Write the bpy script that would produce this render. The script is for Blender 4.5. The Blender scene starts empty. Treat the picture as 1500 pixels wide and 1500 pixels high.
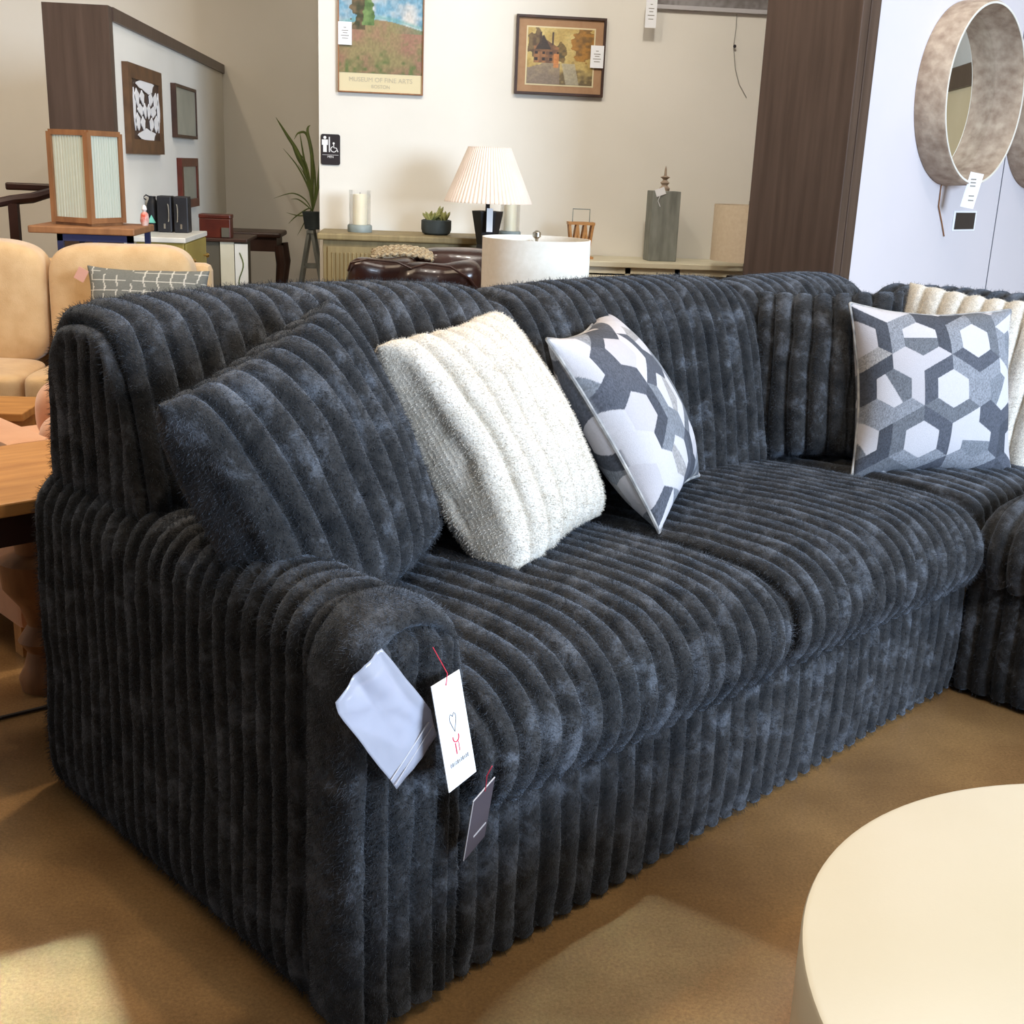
import bpy, bmesh, math, random
import numpy as np
from math import sin, cos, pi, radians, sqrt
from mathutils import Vector, Matrix
random.seed(7)
scn = bpy.context.scene
col = scn.collection
# ------------------------------------------------------------------ camera
CAM_H = 1.3
cam_d = bpy.data.cameras.new('camera')
cam = bpy.data.objects.new('camera', cam_d); col.objects.link(cam)
cam_d.sensor_width = 36.0; cam_d.lens = 36.0*1715.0/1500.0; cam_d.clip_start = 0.05
def set_cam(yaw, pitch, roll):
    fw = Vector((sin(yaw)*cos(pitch), cos(yaw)*cos(pitch), -sin(pitch)))
    r0 = Vector((cos(yaw), -sin(yaw), 0)); u0 = r0.cross(fw)
    r = cos(roll)*r0 + sin(roll)*u0; u = -sin(roll)*r0 + cos(roll)*u0
    m = Matrix((r, u, -fw)).transposed().to_4x4(); m.translation = Vector((0, 0, CAM_H))
    cam.matrix_world = m
set_cam(radians(5.3), radians(16.4), radians(2.35))
scn.camera = cam
# ------------------------------------------------------------------ colour management, world
scn.view_settings.view_transform = 'Standard'; scn.view_settings.look = 'None'
scn.view_settings.gamma = 1.0; scn.view_settings.use_curve_mapping = False
scn.view_settings.exposure = 0.0
scn.cycles.use_denoising = True
scn.cycles.max_bounces = 6; scn.cycles.diffuse_bounces = 4; scn.cycles.glossy_bounces = 3
scn.cycles.sample_clamp_indirect = 6.0
w = bpy.data.worlds.new('world'); scn.world = w; w.use_nodes = True
bg = w.node_tree.nodes['Background']; bg.inputs[0].default_value = (0.80, 0.88, 1.0, 1); bg.inputs[1].default_value = 0.05
# ------------------------------------------------------------------ lights
def area(name, loc, target, size, power, color, sizey=None, spread=180):
    d = bpy.data.lights.new(name, 'AREA'); d.energy = power; d.color = color
    d.shape = 'RECTANGLE'; d.size = size; d.size_y = sizey or size; d.spread = radians(spread)
    o = bpy.data.objects.new(name, d); col.objects.link(o); o.location = loc
    o.rotation_euler = (Vector(target)-Vector(loc)).to_track_quat('-Z', 'Y').to_euler(); return o
def spot(name, loc, target, power, color, size=70, blend=.6, radius=.06):
    d = bpy.data.lights.new(name, 'SPOT'); d.energy = power; d.color = color
    d.spot_size = radians(size); d.spot_blend = blend; d.shadow_soft_size = radius
    o = bpy.data.objects.new(name, d); col.objects.link(o); o.location = loc
    o.rotation_euler = (Vector(target)-Vector(loc)).to_track_quat('-Z', 'Y').to_euler(); return o
WARM = (1.0, .80, .58); COOL = (.66, .81, 1.0); NEUT = (1.0, .92, .82)
area('window_daylight', (5.2, -2.2, 2.2), (1.0, 2.6, .4), 2.8, 860, COOL, 2.2)
area('overhead_fill', (-1.5, 3.6, 3.9), (-1.5, 4.2, 0), 2.2, 90, WARM)  # broad unseen fill lamps added overhead to brighten the room
area('overhead_fill', (1.4, 4.4, 3.9), (1.2, 5.4, 0), 2.0, 70, NEUT)
spot('track_spot', (.9, 3.9, 3.85), (.9, 6.98, 1.7), 150, (1.0, .95, .86), 90, .9, .05)
spot('track_spot', (-.3, 4.2, 3.85), (-.1, 6.98, 1.6), 80, (1.0, .94, .84), 80, .9, .05)
spot('track_spot', (-2.6, 3.0, 3.85), (-1.4, 5.0, .7), 150, WARM, 55, .7, .08)
spot('track_spot', (-.35, 3.3, 3.85), (-1.05, 2.3, 0), 200, WARM, 62, .6, .05)
spot('track_spot', (-1.6, 5.2, 3.85), (-1.5, 4.2, .4), 60, WARM, 60, .7, .05)
spot('track_spot', (1.0, .9, 3.85), (.55, 2.4, .4), 130, WARM, 66, .8, .06)
spot('track_spot', (3.0, 2.6, 3.85), (3.3, 6.0, 1.5), 70, (1.0, .93, .90), 85, .9, .08)
spot('track_spot', (-2.05, 6.9, 3.7), (-1.5, 9.3, 1.7), 42, WARM, 66, .25, .04)
spot('track_spot', (-4.2, 5.5, 3.85), (-3.6, 9.3, 1.6), 230, WARM, 62, .8, .1)
spot('track_spot', (-.6, 6.0, 3.85), (-1.4, 7.0, 1.3), 40, (.9, .94, 1.0), 60, .8, .05)
for bx, by, ang, sx, sy, pw in ((-.640, 1.475, 25.5, .44, .46, 3.2), (.375, 1.55, 49.4, .60, .36, .5)):   # narrow lamps added under the ceiling to throw daylight patches on the floor
    o = area('floor_patch_lamp', (bx, by, 3.9), (bx, by, 0), sx, pw, (.50, .76, 1.0), sy, 1.0); o.rotation_euler = (0, 0, radians(ang))

# ------------------------------------------------------------------ helpers
def tag(o, label=None, cat=None, group=None, kind=None):
    if label: o['label'] = label
    if cat: o['category'] = cat
    if group: o['group'] = group
    if kind: o['kind'] = kind
    return o
def thing(name, label, cat, loc=(0, 0, 0), rotz=0, group=None):
    o = bpy.data.objects.new(name, None); col.objects.link(o); o.empty_display_size = .1
    o.location = loc; o.rotation_euler = (0, 0, rotz); return tag(o, label, cat, group)
def link_mesh(name, me, m, parent=None, smooth=True):
    if m is not None:
        for x in (m if isinstance(m, (list, tuple)) else [m]): me.materials.append(x)
    if smooth: me.polygons.foreach_set('use_smooth', [True]*len(me.polygons))
    o = bpy.data.objects.new(name, me); col.objects.link(o)
    if parent: o.parent = parent
    return o
def from_arrays(name, V, F, m, parent=None, smooth=True):
    me = bpy.data.meshes.new(name); me.from_pydata([tuple(v) for v in V], [], [tuple(int(i) for i in f) for f in F]); me.update()
    return link_mesh(name, me, m, parent, smooth)
class MB:
    def __init__(s): s.bm = bmesh.new()
    def _fin(s, vs, M, bev, seg=2):
        if bev:
            es = list({e for v in vs for e in v.link_edges})
            r = bmesh.ops.bevel(s.bm, geom=es, offset=bev, segments=seg, affect='EDGES', profile=.5)
            vs = list({v for f in r['faces'] for v in f.verts} | {v for v in vs if v.is_valid})
            vs = s._isl(vs)
        if M is not None: bmesh.ops.transform(s.bm, matrix=M, verts=vs)
        return vs
    def _isl(s, vs):
        seen = set(vs); st = list(vs)
        while st:
            v = st.pop()
            for e in v.link_edges:
                o = e.other_vert(v)
                if o not in seen: seen.add(o); st.append(o)
        return list(seen)
    def box(s, x0, x1, y0, y1, z0, z1, bev=0, M=None, seg=2):
        r = bmesh.ops.create_cube(s.bm, size=1)['verts']
        for v in r: v.co = Vector(((x0+x1)/2+v.co.x*(x1-x0), (y0+y1)/2+v.co.y*(y1-y0), (z0+z1)/2+v.co.z*(z1-z0)))
        s._fin(r, M, bev, seg); return s
    def lathe(s, prof, c=(0, 0, 0), n=32, M=None, cap=True, sq=False):
        rings = []
        for r, z in prof:
            rings.append([s.bm.verts.new((c[0]+r*cos(2*pi*k/n), c[1]+r*sin(2*pi*k/n), c[2]+z)) for k in range(n)])
        for a, b in zip(rings, rings[1:]):
            for k in range(n): s.bm.faces.new((a[k], a[(k+1) % n], b[(k+1) % n], b[k]))
        if cap:
            s.bm.faces.new(rings[0][::-1]); s.bm.faces.new(rings[-1])
        if M is not None: bmesh.ops.transform(s.bm, matrix=M, verts=[v for r in rings for v in r])
        return s
    def tube(s, pts, r, n=8, closed=False):
        pts = [Vector(p) for p in pts]; rr = r if isinstance(r, (list, tuple)) else [r]*len(pts)
        rings = []; N = len(pts)
        up = None
        for i, p in enumerate(pts):
            t = (pts[(i+1) % N if closed else min(i+1, N-1)]-pts[(i-1) % N if closed else max(i-1, 0)]).normalized()
            if up is None: up = t.orthogonal().normalized()
            up = (up-t*up.dot(t)).normalized(); b = t.cross(up)
            rings.append([s.bm.verts.new(p+(up*cos(2*pi*k/n)+b*sin(2*pi*k/n))*rr[i]) for k in range(n)])
        pr = list(zip(rings, rings[1:]+[rings[0]])) if closed else list(zip(rings, rings[1:]))
        for a, b in pr:
            for k in range(n): s.bm.faces.new((a[k], a[(k+1) % n], b[(k+1) % n], b[k]))
        if not closed: s.bm.faces.new(rings[0][::-1]); s.bm.faces.new(rings[-1])
        return s
    def prism(s, poly, d0, d1, axis='y', M=None):
        def P(u, v, d): return {'y': (u, d, v), 'x': (d, u, v), 'z': (u, v, d)}[axis]
        a = [s.bm.verts.new(P(u, v, d0)) for u, v in poly]; b = [s.bm.verts.new(P(u, v, d1)) for u, v in poly]
        n = len(poly); s.bm.faces.new(a); s.bm.faces.new(b[::-1])
        for k in range(n): s.bm.faces.new((a[k], b[k], b[(k+1) % n], a[(k+1) % n]))
        if M is not None: bmesh.ops.transform(s.bm, matrix=M, verts=a+b)
        return s
    def build(s, name, m, parent=None, smooth=False):
        bmesh.ops.recalc_face_normals(s.bm, faces=s.bm.faces)
        me = bpy.data.meshes.new(name); s.bm.to_mesh(me); s.bm.free()
        o = link_mesh(name, me, m, parent, False)
        if smooth:
            me.polygons.foreach_set('use_smooth', [True]*len(me.polygons))
            me.set_sharp_from_angle(angle=radians(40))
        return o
# ------------------------------------------------------------------ materials
def srgb(h):
    h = h.lstrip('#'); c = [int(h[i:i+2], 16)/255 for i in (0, 2, 4)]
    return tuple((x/12.92 if x <= .04045 else ((x+.055)/1.055)**2.4) for x in c)+(1,)
def mat(name, c1, c2=None, scale=5, rough=.6, bump=0, bscale=60, stretch=(1, 1, 1), metal=0, coat=0, sheen=0, detail=4, spec=.5,
        trans=0, ior=1.45, coord='Object', contrast=(.3, .7), subs=0):
    m = bpy.data.materials.new(name); m.use_nodes = True; nt = m.node_tree; N = nt.nodes; L = nt.links
    b = N['Principled BSDF']; b.inputs['Roughness'].default_value = rough; b.inputs['Metallic'].default_value = metal
    b.inputs['Coat Weight'].default_value = coat; b.inputs['Sheen Weight'].default_value = sheen
    b.inputs['Specular IOR Level'].default_value = spec; b.inputs['Transmission Weight'].default_value = trans; b.inputs['IOR'].default_value = ior
    b.inputs['Base Color'].default_value = c1
    if subs: b.inputs['Subsurface Weight'].default_value = subs; b.inputs['Subsurface Radius'].default_value = (.02, .015, .01)
    tc = N.new('ShaderNodeTexCoord'); mp = N.new('ShaderNodeMapping'); L.new(tc.outputs[coord], mp.inputs[0]); mp.inputs['Scale'].default_value = stretch
    if c2 is not None:
        nz = N.new('ShaderNodeTexNoise'); nz.inputs['Scale'].default_value = scale; nz.inputs['Detail'].default_value = detail; L.new(mp.outputs[0], nz.inputs[0])
        cr = N.new('ShaderNodeValToRGB'); cr.color_ramp.elements[0].position = contrast[0]; cr.color_ramp.elements[1].position = contrast[1]
        cr.color_ramp.elements[0].color = c1; cr.color_ramp.elements[1].color = c2
        L.new(nz.outputs[0], cr.inputs[0]); L.new(cr.outputs[0], b.inputs['Base Color'])
    if bump:
        n2 = N.new('ShaderNodeTexNoise'); n2.inputs['Scale'].default_value = bscale; n2.inputs['Detail'].default_value = 4; L.new(mp.outputs[0], n2.inputs[0])
        bp = N.new('ShaderNodeBump'); bp.inputs['Strength'].default_value = bump; bp.inputs['Distance'].default_value = .01; L.new(n2.outputs[0], bp.inputs['Height']); L.new(bp.outputs[0], b.inputs['Normal'])
    return m
def vmat(name, rough=.8, attr='col', bump=0, bscale=400, coat=0):
    m = mat(name, (1, 1, 1, 1), rough=rough, bump=bump, bscale=bscale, coat=coat); nt = m.node_tree
    a = nt.nodes.new('ShaderNodeAttribute'); a.attribute_name = attr; nt.links.new(a.outputs['Color'], nt.nodes['Principled BSDF'].inputs['Base Color'])
    return m
def fur_mat(name, dark, mid, tint, sheen=.6, scale=9, warm=None, bmp=.55):
    m = bpy.data.materials.new(name); m.use_nodes = True; nt = m.node_tree; N = nt.nodes; L = nt.links; b = N['Principled BSDF']
    b.inputs['Roughness'].default_value = .85; b.inputs['Specular IOR Level'].default_value = .25
    b.inputs['Sheen Weight'].default_value = sheen; b.inputs['Sheen Roughness'].default_value = .45; b.inputs['Sheen Tint'].default_value = tint
    tc = N.new('ShaderNodeTexCoord')
    n1 = N.new('ShaderNodeTexNoise'); n1.inputs['Scale'].default_value = scale; n1.inputs['Detail'].default_value = 8; n1.inputs['Roughness'].default_value = .68; n1.inputs['Distortion'].default_value = .35
    L.new(tc.outputs['Object'], n1.inputs[0])
    cr = N.new('ShaderNodeValToRGB'); cr.color_ramp.elements[0].position = .35; cr.color_ramp.elements[1].position = .66
    cr.color_ramp.elements[0].color = dark; cr.color_ramp.elements[1].color = mid; L.new(n1.outputs[0], cr.inputs[0])
    if warm: cr.color_ramp.elements.new(.52).color = warm
    n3 = N.new('ShaderNodeTexNoise'); n3.inputs['Scale'].default_value = 330; n3.inputs['Detail'].default_value = 3; L.new(tc.outputs['Object'], n3.inputs[0])
    mr = N.new('ShaderNodeMapRange'); mr.inputs['From Min'].default_value = .3; mr.inputs['From Max'].default_value = .7; mr.inputs['To Min'].default_value = .72; mr.inputs['To Max'].default_value = 1.28; L.new(n3.outputs[0], mr.inputs[0])
    mx = N.new('ShaderNodeMix'); mx.data_type = 'RGBA'; mx.blend_type = 'MULTIPLY'; mx.inputs[0].default_value = 1
    L.new(cr.outputs[0], mx.inputs[6]); L.new(mr.outputs[0], mx.inputs[7]); L.new(mx.outputs[2], b.inputs['Base Color'])
    n2 = N.new('ShaderNodeTexNoise'); n2.inputs['Scale'].default_value = 190; n2.inputs['Detail'].default_value = 5; n2.inputs['Distortion'].default_value = 1.2; L.new(tc.outputs['Object'], n2.inputs[0])
    bp = N.new('ShaderNodeBump'); bp.inputs['Strength'].default_value = bmp; bp.inputs['Distance'].default_value = .006; L.new(n2.outputs[0], bp.inputs['Height']); L.new(bp.outputs[0], b.inputs['Normal'])
    return m
def G(r, g, b_): return (r, g, b_, 1)
M = {}
M['fur'] = fur_mat('charcoal_plush', G(.0045, .005, .006), G(.088, .098, .118), G(.50, .62, .82), sheen=.36, scale=13, warm=G(.024, .0235, .024))
M['white_fur'] = fur_mat('white_plush', G(.60, .56, .49), G(.71, .67, .61), G(1, 1, 1), sheen=.2, scale=20, bmp=.2)
M['pattern'] = vmat('geometric_woven', .85, bump=.25, bscale=500)
M['piping'] = mat('grey_piping', srgb('#b9b7b4'), srgb('#6c6f76'), 30, .8)
M['floor'] = mat('polished_concrete', srgb('#705436'), srgb('#9a784f'), 3.0, .22, .05, 90, detail=11, spec=.5)
_f = M['floor'].node_tree; _p = _f.nodes['Principled BSDF']; _lk = _p.inputs['Base Color'].links[0].from_socket
_sp = _f.nodes.new('ShaderNodeTexNoise'); _sp.inputs['Scale'].default_value = 160; _sp.inputs['Detail'].default_value = 6; _sp.inputs['Roughness'].default_value = .8
_tc = _f.nodes.new('ShaderNodeTexCoord'); _f.links.new(_tc.outputs['Object'], _sp.inputs[0])
_mr = _f.nodes.new('ShaderNodeMapRange'); _mr.inputs['From Min'].default_value = .3; _mr.inputs['From Max'].default_value = .7; _mr.inputs['To Min'].default_value = .70; _mr.inputs['To Max'].default_value = 1.30
_mx = _f.nodes.new('ShaderNodeMix'); _mx.data_type = 'RGBA'; _mx.blend_type = 'MULTIPLY'; _mx.inputs[0].default_value = 1
_f.links.new(_sp.outputs[0], _mr.inputs[0]); _f.links.new(_lk, _mx.inputs[6]); _f.links.new(_mr.outputs[0], _mx.inputs[7]); _f.links.new(_mx.outputs[2], _p.inputs['Base Color'])
M['wall'] = mat('cream_wall', srgb('#dedad0'), srgb('#e6e2d9'), 1.5, .85, .05, 30)
M['wall_tan'] = mat('tan_wall', srgb('#c9b48c'), srgb('#d3c09a'), 1.5, .9)
M['wall_white'] = mat('white_wall', srgb('#cfccd2'), srgb('#d8d3d8'), 1.2, .75, .03, 20)
M['ceiling'] = mat('ceiling_paint', srgb('#d8d2c4'), None, rough=.9)
M['walnut'] = mat('walnut_veneer', srgb('#45362d'), srgb('#56453b'), 3, .42, .03, 40, (10, 10, .6), detail=5)
M['wood'] = mat('honey_wood', srgb('#a5713c'), srgb('#c08c50'), 3, .45, .05, 40, (2, 12, 12))
M['teak'] = mat('teak_wood', srgb('#7d5434'), srgb('#a07048'), 4, .55, .05, 60, (6, 6, 1))
M['dark_wood'] = mat('dark_wood', srgb('#2a1713'), srgb('#3d231b'), 6, .4)
M['beige'] = mat('beige_chenille', srgb('#c9a678'), srgb('#d8b98c'), 14, .95, .25, 260, sheen=.4)
M['blush'] = mat('blush_velvet', srgb('#c28e6c'), srgb('#d3a17e'), 8, .9, .1, 200, sheen=.5)
M['cream'] = mat('cream_lacquer', srgb('#ddd1b6'), srgb('#e1d6be'), 3, .24, .02, 200, spec=.5)
M['shade'] = mat('linen_shade', srgb('#ece6d9'), srgb('#f3eee3'), 60, .9, .1, 400)
M['pleat'] = mat('pleated_shade', srgb('#ddcfc4'), srgb('#e6d9ce'), 8, .85)
M['black'] = mat('black_ceramic', srgb('#17161a'), srgb('#222126'), 10, .5)
M['leather'] = mat('brown_leather', srgb('#22120f'), srgb('#3c211a'), 7, .28, .2, 30, coat=.3)
M['sideboard'] = mat('olive_wood', srgb('#7d6d4b'), srgb('#93835c'), 4, .55, .04, 50, (8, 8, 1))
M['console'] = mat('cream_paint', srgb('#cdc5ab'), srgb('#d9d2bb'), 6, .55)
M['interior'] = mat('shelf_interior', srgb('#5b5446'), None, rough=.8)
M['yellow'] = mat('olive_yellow_paint', srgb('#8d7c3c'), srgb('#a39148'), 5, .5)
M['marble'] = mat('white_top', srgb('#dcd9cf'), srgb('#e8e6de'), 9, .3)
M['brass'] = mat('brass', srgb('#c6a566'), None, rough=.3, metal=1)
M['nickel'] = mat('nickel', srgb('#c9c4ba'), None, rough=.25, metal=1)
M['glass'] = mat('clear_glass', (1, 1, 1, 1), None, rough=.02, trans=1, ior=1.45)
M['glass'].node_tree.nodes['Principled BSDF'].inputs['Alpha'].default_value = .35
M['reeded'] = mat('reeded_glass', srgb('#c3cbbb'), srgb('#d6dacb'), 3, .35, .3, 60, (30, 30, .2))
M['wax'] = mat('ivory_wax', srgb('#efe6cc'), None, rough=.5, subs=.3)
M['zinc'] = mat('grey_zinc', srgb('#6d7775'), srgb('#8f9997'), 9, .5, .1, 40)
M['grey_wood'] = mat('weathered_grey_wood', srgb('#686a64'), srgb('#8c8f88'), 4, .7, .2, 40, (6, 6, 1.2))
M['whitewash'] = mat('whitewashed_wood', srgb('#8d7968'), srgb('#b8a794'), 20, .75, .25, 60, (1, 1, 1), detail=7)
M['mirror'] = mat('mirror_silver', (.9, .9, .88, 1), None, rough=.01, metal=1)
M['leaf'] = mat('green_leaf', srgb('#4c5a2c'), srgb('#6d7a3c'), 12, .5)
M['leaf_pale'] = mat('pale_succulent', srgb('#7f8550'), srgb('#a8a86a'), 20, .5)
M['slate'] = mat('slate_pot', srgb('#2f3535'), srgb('#41494a'), 14, .7)
M['paper'] = mat('white_paper', srgb('#eef0f4'), None, rough=.5)
M['ink'] = mat('grey_ink', srgb('#62646c'), None, rough=.7)
M['red_ink'] = mat('red_ink', srgb('#d22f4a'), None, rough=.6)
M['sign_black'] = mat('sign_black', srgb('#2a2426'), None, rough=.4)
M['sign_white'] = mat('sign_white', srgb('#e8e6e6'), None, rough=.5)
M['frame_dark'] = mat('dark_frame', srgb('#2f1d16'), srgb('#442b20'), 12, .4)
M['frame_wood'] = mat('brown_frame', srgb('#4d3523'), srgb('#6a4b30'), 12, .5)
M['mat_tan'] = mat('tan_mount', srgb('#a37f60'), srgb('#ad8a6a'), 30, .9)
M['mount_cream'] = mat('cream_mount', srgb('#d8cba6'), None, rough=.9)
M['art'] = vmat('painted_art', .45)
M['navy'] = mat('navy_metal', srgb('#2f3558'), None, rough=.4)
M['plaid'] = None
M['rubber'] = mat('dark_foot', srgb('#1a100c'), None, rough=.5)
M['plastic'] = mat('clear_plastic', srgb('#c6cadb'), None, rough=.12, spec=.8, coat=.5)
M['plastic'].node_tree.nodes['Principled BSDF'].inputs['Alpha'].default_value = .5
M['card'] = mat('lilac_card', srgb('#9a98ab'), srgb('#a6a4b6'), 20, .3, coat=.6)
M['slate_card'] = mat('charcoal_card', srgb('#4a444b'), None, rough=.5)
M['silver'] = mat('silver_edge', srgb('#b9b6b8'), None, rough=.3)
M['basket'] = mat('woven_throw', srgb('#bfae8e'), srgb('#6d5b45'), 90, .9, .3, 90)
M['teal'] = mat('teal_print', srgb('#7fd0b8'), None, rough=.5)
M['redwood'] = mat('mahogany', srgb('#45180f'), srgb('#5e2618'), 10, .35)
M['cord'] = mat('grey_cord', srgb('#8d8a82'), None, rough=.7)
# ------------------------------------------------------------------ numpy noise
_rng = np.random.default_rng(3); _T = _rng.random((64, 64, 64))
def vnoise(P):
    P = np.asarray(P)+1000.0; i = np.floor(P).astype(int); f = P-i; f = f*f*(3-2*f); i0 = i % 64; i1 = (i+1) % 64
    x0, y0, z0 = i0[..., 0], i0[..., 1], i0[..., 2]; x1, y1, z1 = i1[..., 0], i1[..., 1], i1[..., 2]; fx, fy, fz = f[..., 0], f[..., 1], f[..., 2]
    a = _T[x0, y0, z0]*(1-fx)+_T[x1, y0, z0]*fx; b = _T[x0, y1, z0]*(1-fx)+_T[x1, y1, z0]*fx
    c = _T[x0, y0, z1]*(1-fx)+_T[x1, y0, z1]*fx; d = _T[x0, y1, z1]*(1-fx)+_T[x1, y1, z1]*fx
    return ((a*(1-fy)+b*fy)*(1-fz)+(c*(1-fy)+d*fy)*fz)*2-1
def rib(t):
    t = np.mod(t, 1.0)*2-1
    return np.clip(1-np.abs(t)**2.6, 0, 1)**.62
def fluff(P, k=1.0):
    return k*(.0011*vnoise(P*70)+.0009*vnoise(P*190+7))
def grid_normals(P, wu=False, wv=False):
    def g(A, ax, wrap):
        if wrap: return np.roll(A, -1, ax)-np.roll(A, 1, ax)
        return np.gradient(A, axis=ax)
    n = np.cross(g(P, 0, wu), g(P, 1, wv)); n /= np.linalg.norm(n, axis=2, keepdims=True)+1e-9
    return n
def grid_faces(nu, nv, wu=False, wv=False):
    i = np.arange(nu if wu else nu-1)[:, None]; j = np.arange(nv if wv else nv-1)[None, :]
    i2 = (i+1) % nu; j2 = (j+1) % nv
    return np.stack([i*nv+j+0*i, i2*nv+j, i2*nv+j2, i*nv+j2], -1).reshape(-1, 4)
def loop_curve(pts, ds, closed=True):
    pts = np.array(pts, float); n = len(pts); out = []
    for k in range(n if closed else n-1):
        if closed: p0, p1, p2, p3 = pts[k-1], pts[k], pts[(k+1) % n], pts[(k+2) % n]
        else: p0, p1, p2, p3 = pts[max(k-1, 0)], pts[k], pts[k+1], pts[min(k+2, n-1)]
        for t in np.linspace(0, 1, 12, endpoint=False):
            out.append(.5*((2*p1)+(-p0+p2)*t+(2*p0-5*p1+4*p2-p3)*t*t+(-p0+3*p1-3*p2+p3)*t**3))
    out = np.array(out)
    if not closed: out = np.vstack([out, pts[-1]])
    A = np.vstack([out, out[:1]]) if closed else out
    L = np.r_[0, np.cumsum(np.linalg.norm(np.diff(A, axis=0), axis=1))]; m = max(8, int(L[-1]/ds))
    s = np.linspace(0, L[-1], m, endpoint=not closed)
    return np.c_[np.interp(s, L, A[:, 0]), np.interp(s, L, A[:, 1])]
FUR_DS = .0055
def rsweep(name, loop, x0, x1, R, pitch, amp, parent, place, mt, crown=0, phase=0, k=1.0, capamp=.6, ds=None, wob=.0035, fur=0):
    """closed profile loop (y,z) swept along x with plush ribs; place maps (x,y,z)->local"""
    ds = ds or FUR_DS; lp = loop_curve(loop, ds); c = (lp.max(0)+lp.min(0))/2; h = (lp.max(0)-lp.min(0))/2
    st = []
    ncap = max(4, int((h.min()-R)/ds/1.6)); nr = max(4, int(R*1.57/ds))
    qs = np.linspace(0.02, 1, ncap, endpoint=False)
    for q in qs: st.append((x0, (1-R/h[0])*q, (1-R/h[1])*q, x0-R*.57, 0))
    for a in np.linspace(0, pi/2, nr, endpoint=False):
        i = R*(1-sin(a)); st.append((x0+R*(1-cos(a)), 1-i/h[0], 1-i/h[1], x0+R-R*(pi/2-a), sin(a)))
    for x in np.linspace(x0+R, x1-R, max(3, int((x1-x0-2*R)/ds))): st.append((x, 1, 1, x, 1))
    for a in np.linspace(pi/2, 0, nr, endpoint=False)[1:].tolist()+[0.0]:
        i = R*(1-sin(a)); st.append((x1-R*(1-cos(a)), 1-i/h[0], 1-i/h[1], x1-R+R*(pi/2-a), sin(a)))
    for q in qs[::-1]: st.append((x1, (1-R/h[0])*q, (1-R/h[1])*q, x1+R*.57, 0))
    st = np.array(st); nu = len(st); nv = len(lp)
    X = np.repeat(st[:, 0:1], nv, 1); Y = c[0]+(lp[None, :, 0]-c[0])*st[:, 1:2]; Z = c[1]+(lp[None, :, 1]-c[1])*st[:, 2:3]
    if crown:
        xn = (X-(x0+x1)/2)/((x1-x0)/2); Z = Z+crown*(1-np.abs(xn)**2.5)*np.clip((Z-c[1])/h[1], 0, 1)
    P = np.stack([X, Y, Z], -1)
    n = grid_normals(P, False, True)
    cen = P-np.array([(x0+x1)/2, c[0], c[1]])
    if (n*cen).sum() < 0: n = -n
    U = np.repeat(st[:, 3:4], nv, 1); Wt = np.repeat(st[:, 4:5], nv, 1)
    off = wob*vnoise(P*9+3)+.4*wob*vnoise(P*25)
    r1 = rib((U+off)/pitch+phase); r2 = rib((Y+off)/pitch)
    wb = np.clip(Wt*3, 0, 1)
    r = r1*wb+r2*capamp*(1-wb)+(1-capamp)*(1-wb)*.6
    P = P+n*((amp*(r-.75)+amp*.12*vnoise(P*11+9))[..., None]+fluff(P, k)[..., None])
    V = P.reshape(-1, 3); V = place(V)
    F = grid_faces(nu, nv, False, True)
    V = np.vstack([V, V[:nv].mean(0), V[-nv:].mean(0)]); a, b = len(V)-2, len(V)-1
    F = F.tolist()+[(j, (j+1) % nv, a) for j in range(nv)]+[((nu-1)*nv+(j+1) % nv, (nu-1)*nv+j, b) for j in range(nv)]
    me = bpy.data.meshes.new(name); me.from_pydata(V.tolist(), [], F); me.update()
    o = link_mesh(name, me, mt, parent)
    bm = bmesh.new(); bm.from_mesh(me); bmesh.ops.recalc_face_normals(bm, faces=bm.faces)
    if bm.calc_volume(signed=True) < 0: bmesh.ops.reverse_faces(bm, faces=bm.faces)
    bm.to_mesh(me); bm.free()
    if fur: add_fur(o, fur)
    return o
FUR_ON = True
def add_fur(o, count, length=.0065):
    if not FUR_ON: return
    md = o.modifiers.new('pile', 'PARTICLE_SYSTEM'); s = o.particle_systems[0].settings
    s.type = 'HAIR'; s.count = int(count*1.6); s.hair_length = length; s.hair_step = 2; s.render_step = 2; s.display_step = 1
    s.emit_from = 'FACE'; s.use_emit_random = True; s.use_even_distribution = True
    s.use_advanced_hair = True; s.normal_factor = length*.28; s.factor_random = length*.22; s.object_align_factor = (0, 0, -length*.10)
    s.root_radius = .45; s.tip_radius = .15; s.radius_scale = .0016; s.shape = -.3
    s.material = 1
def pid(V): return V
def prot(V): return np.c_[V[:, 1], V[:, 0], V[:, 2]]     # sweep axis -> b, profile y -> a

# ------------------------------------------------------------------ setting
def struct(name, mb, m, smooth=False): o = mb.build(name, m, None, smooth); o['kind'] = 'structure'; return o
SO = (-.072, 1.503, 0); SR = radians(39.8)
def S(a, b, z=0): return Vector((SO[0]+a*cos(SR)-b*sin(SR), SO[1]+a*sin(SR)+b*cos(SR), z))
struct('floor', MB().box(-7, 9, -4, 9.5, -.1, 0), M['floor'])
struct('ceiling', MB().box(-7, 9, -4, 9.5, 4.0, 4.1), M['ceiling'])
struct('wall_back', MB().box(-.53, 9, 7.0, 9.3, 0, 4.0), M['wall'])
struct('wall_far_left', MB().box(-7, -.53, 9.3, 9.5, 0, 4.0), M['wall'])
struct('wall_left', MB().box(-7, -6.8, -4, 9.3, 0, 4.0), M['wall'])
struct('wall_far_right', MB().box(8.8, 9, -4, 7, 0, 4.0), M['wall_tan'])
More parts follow.
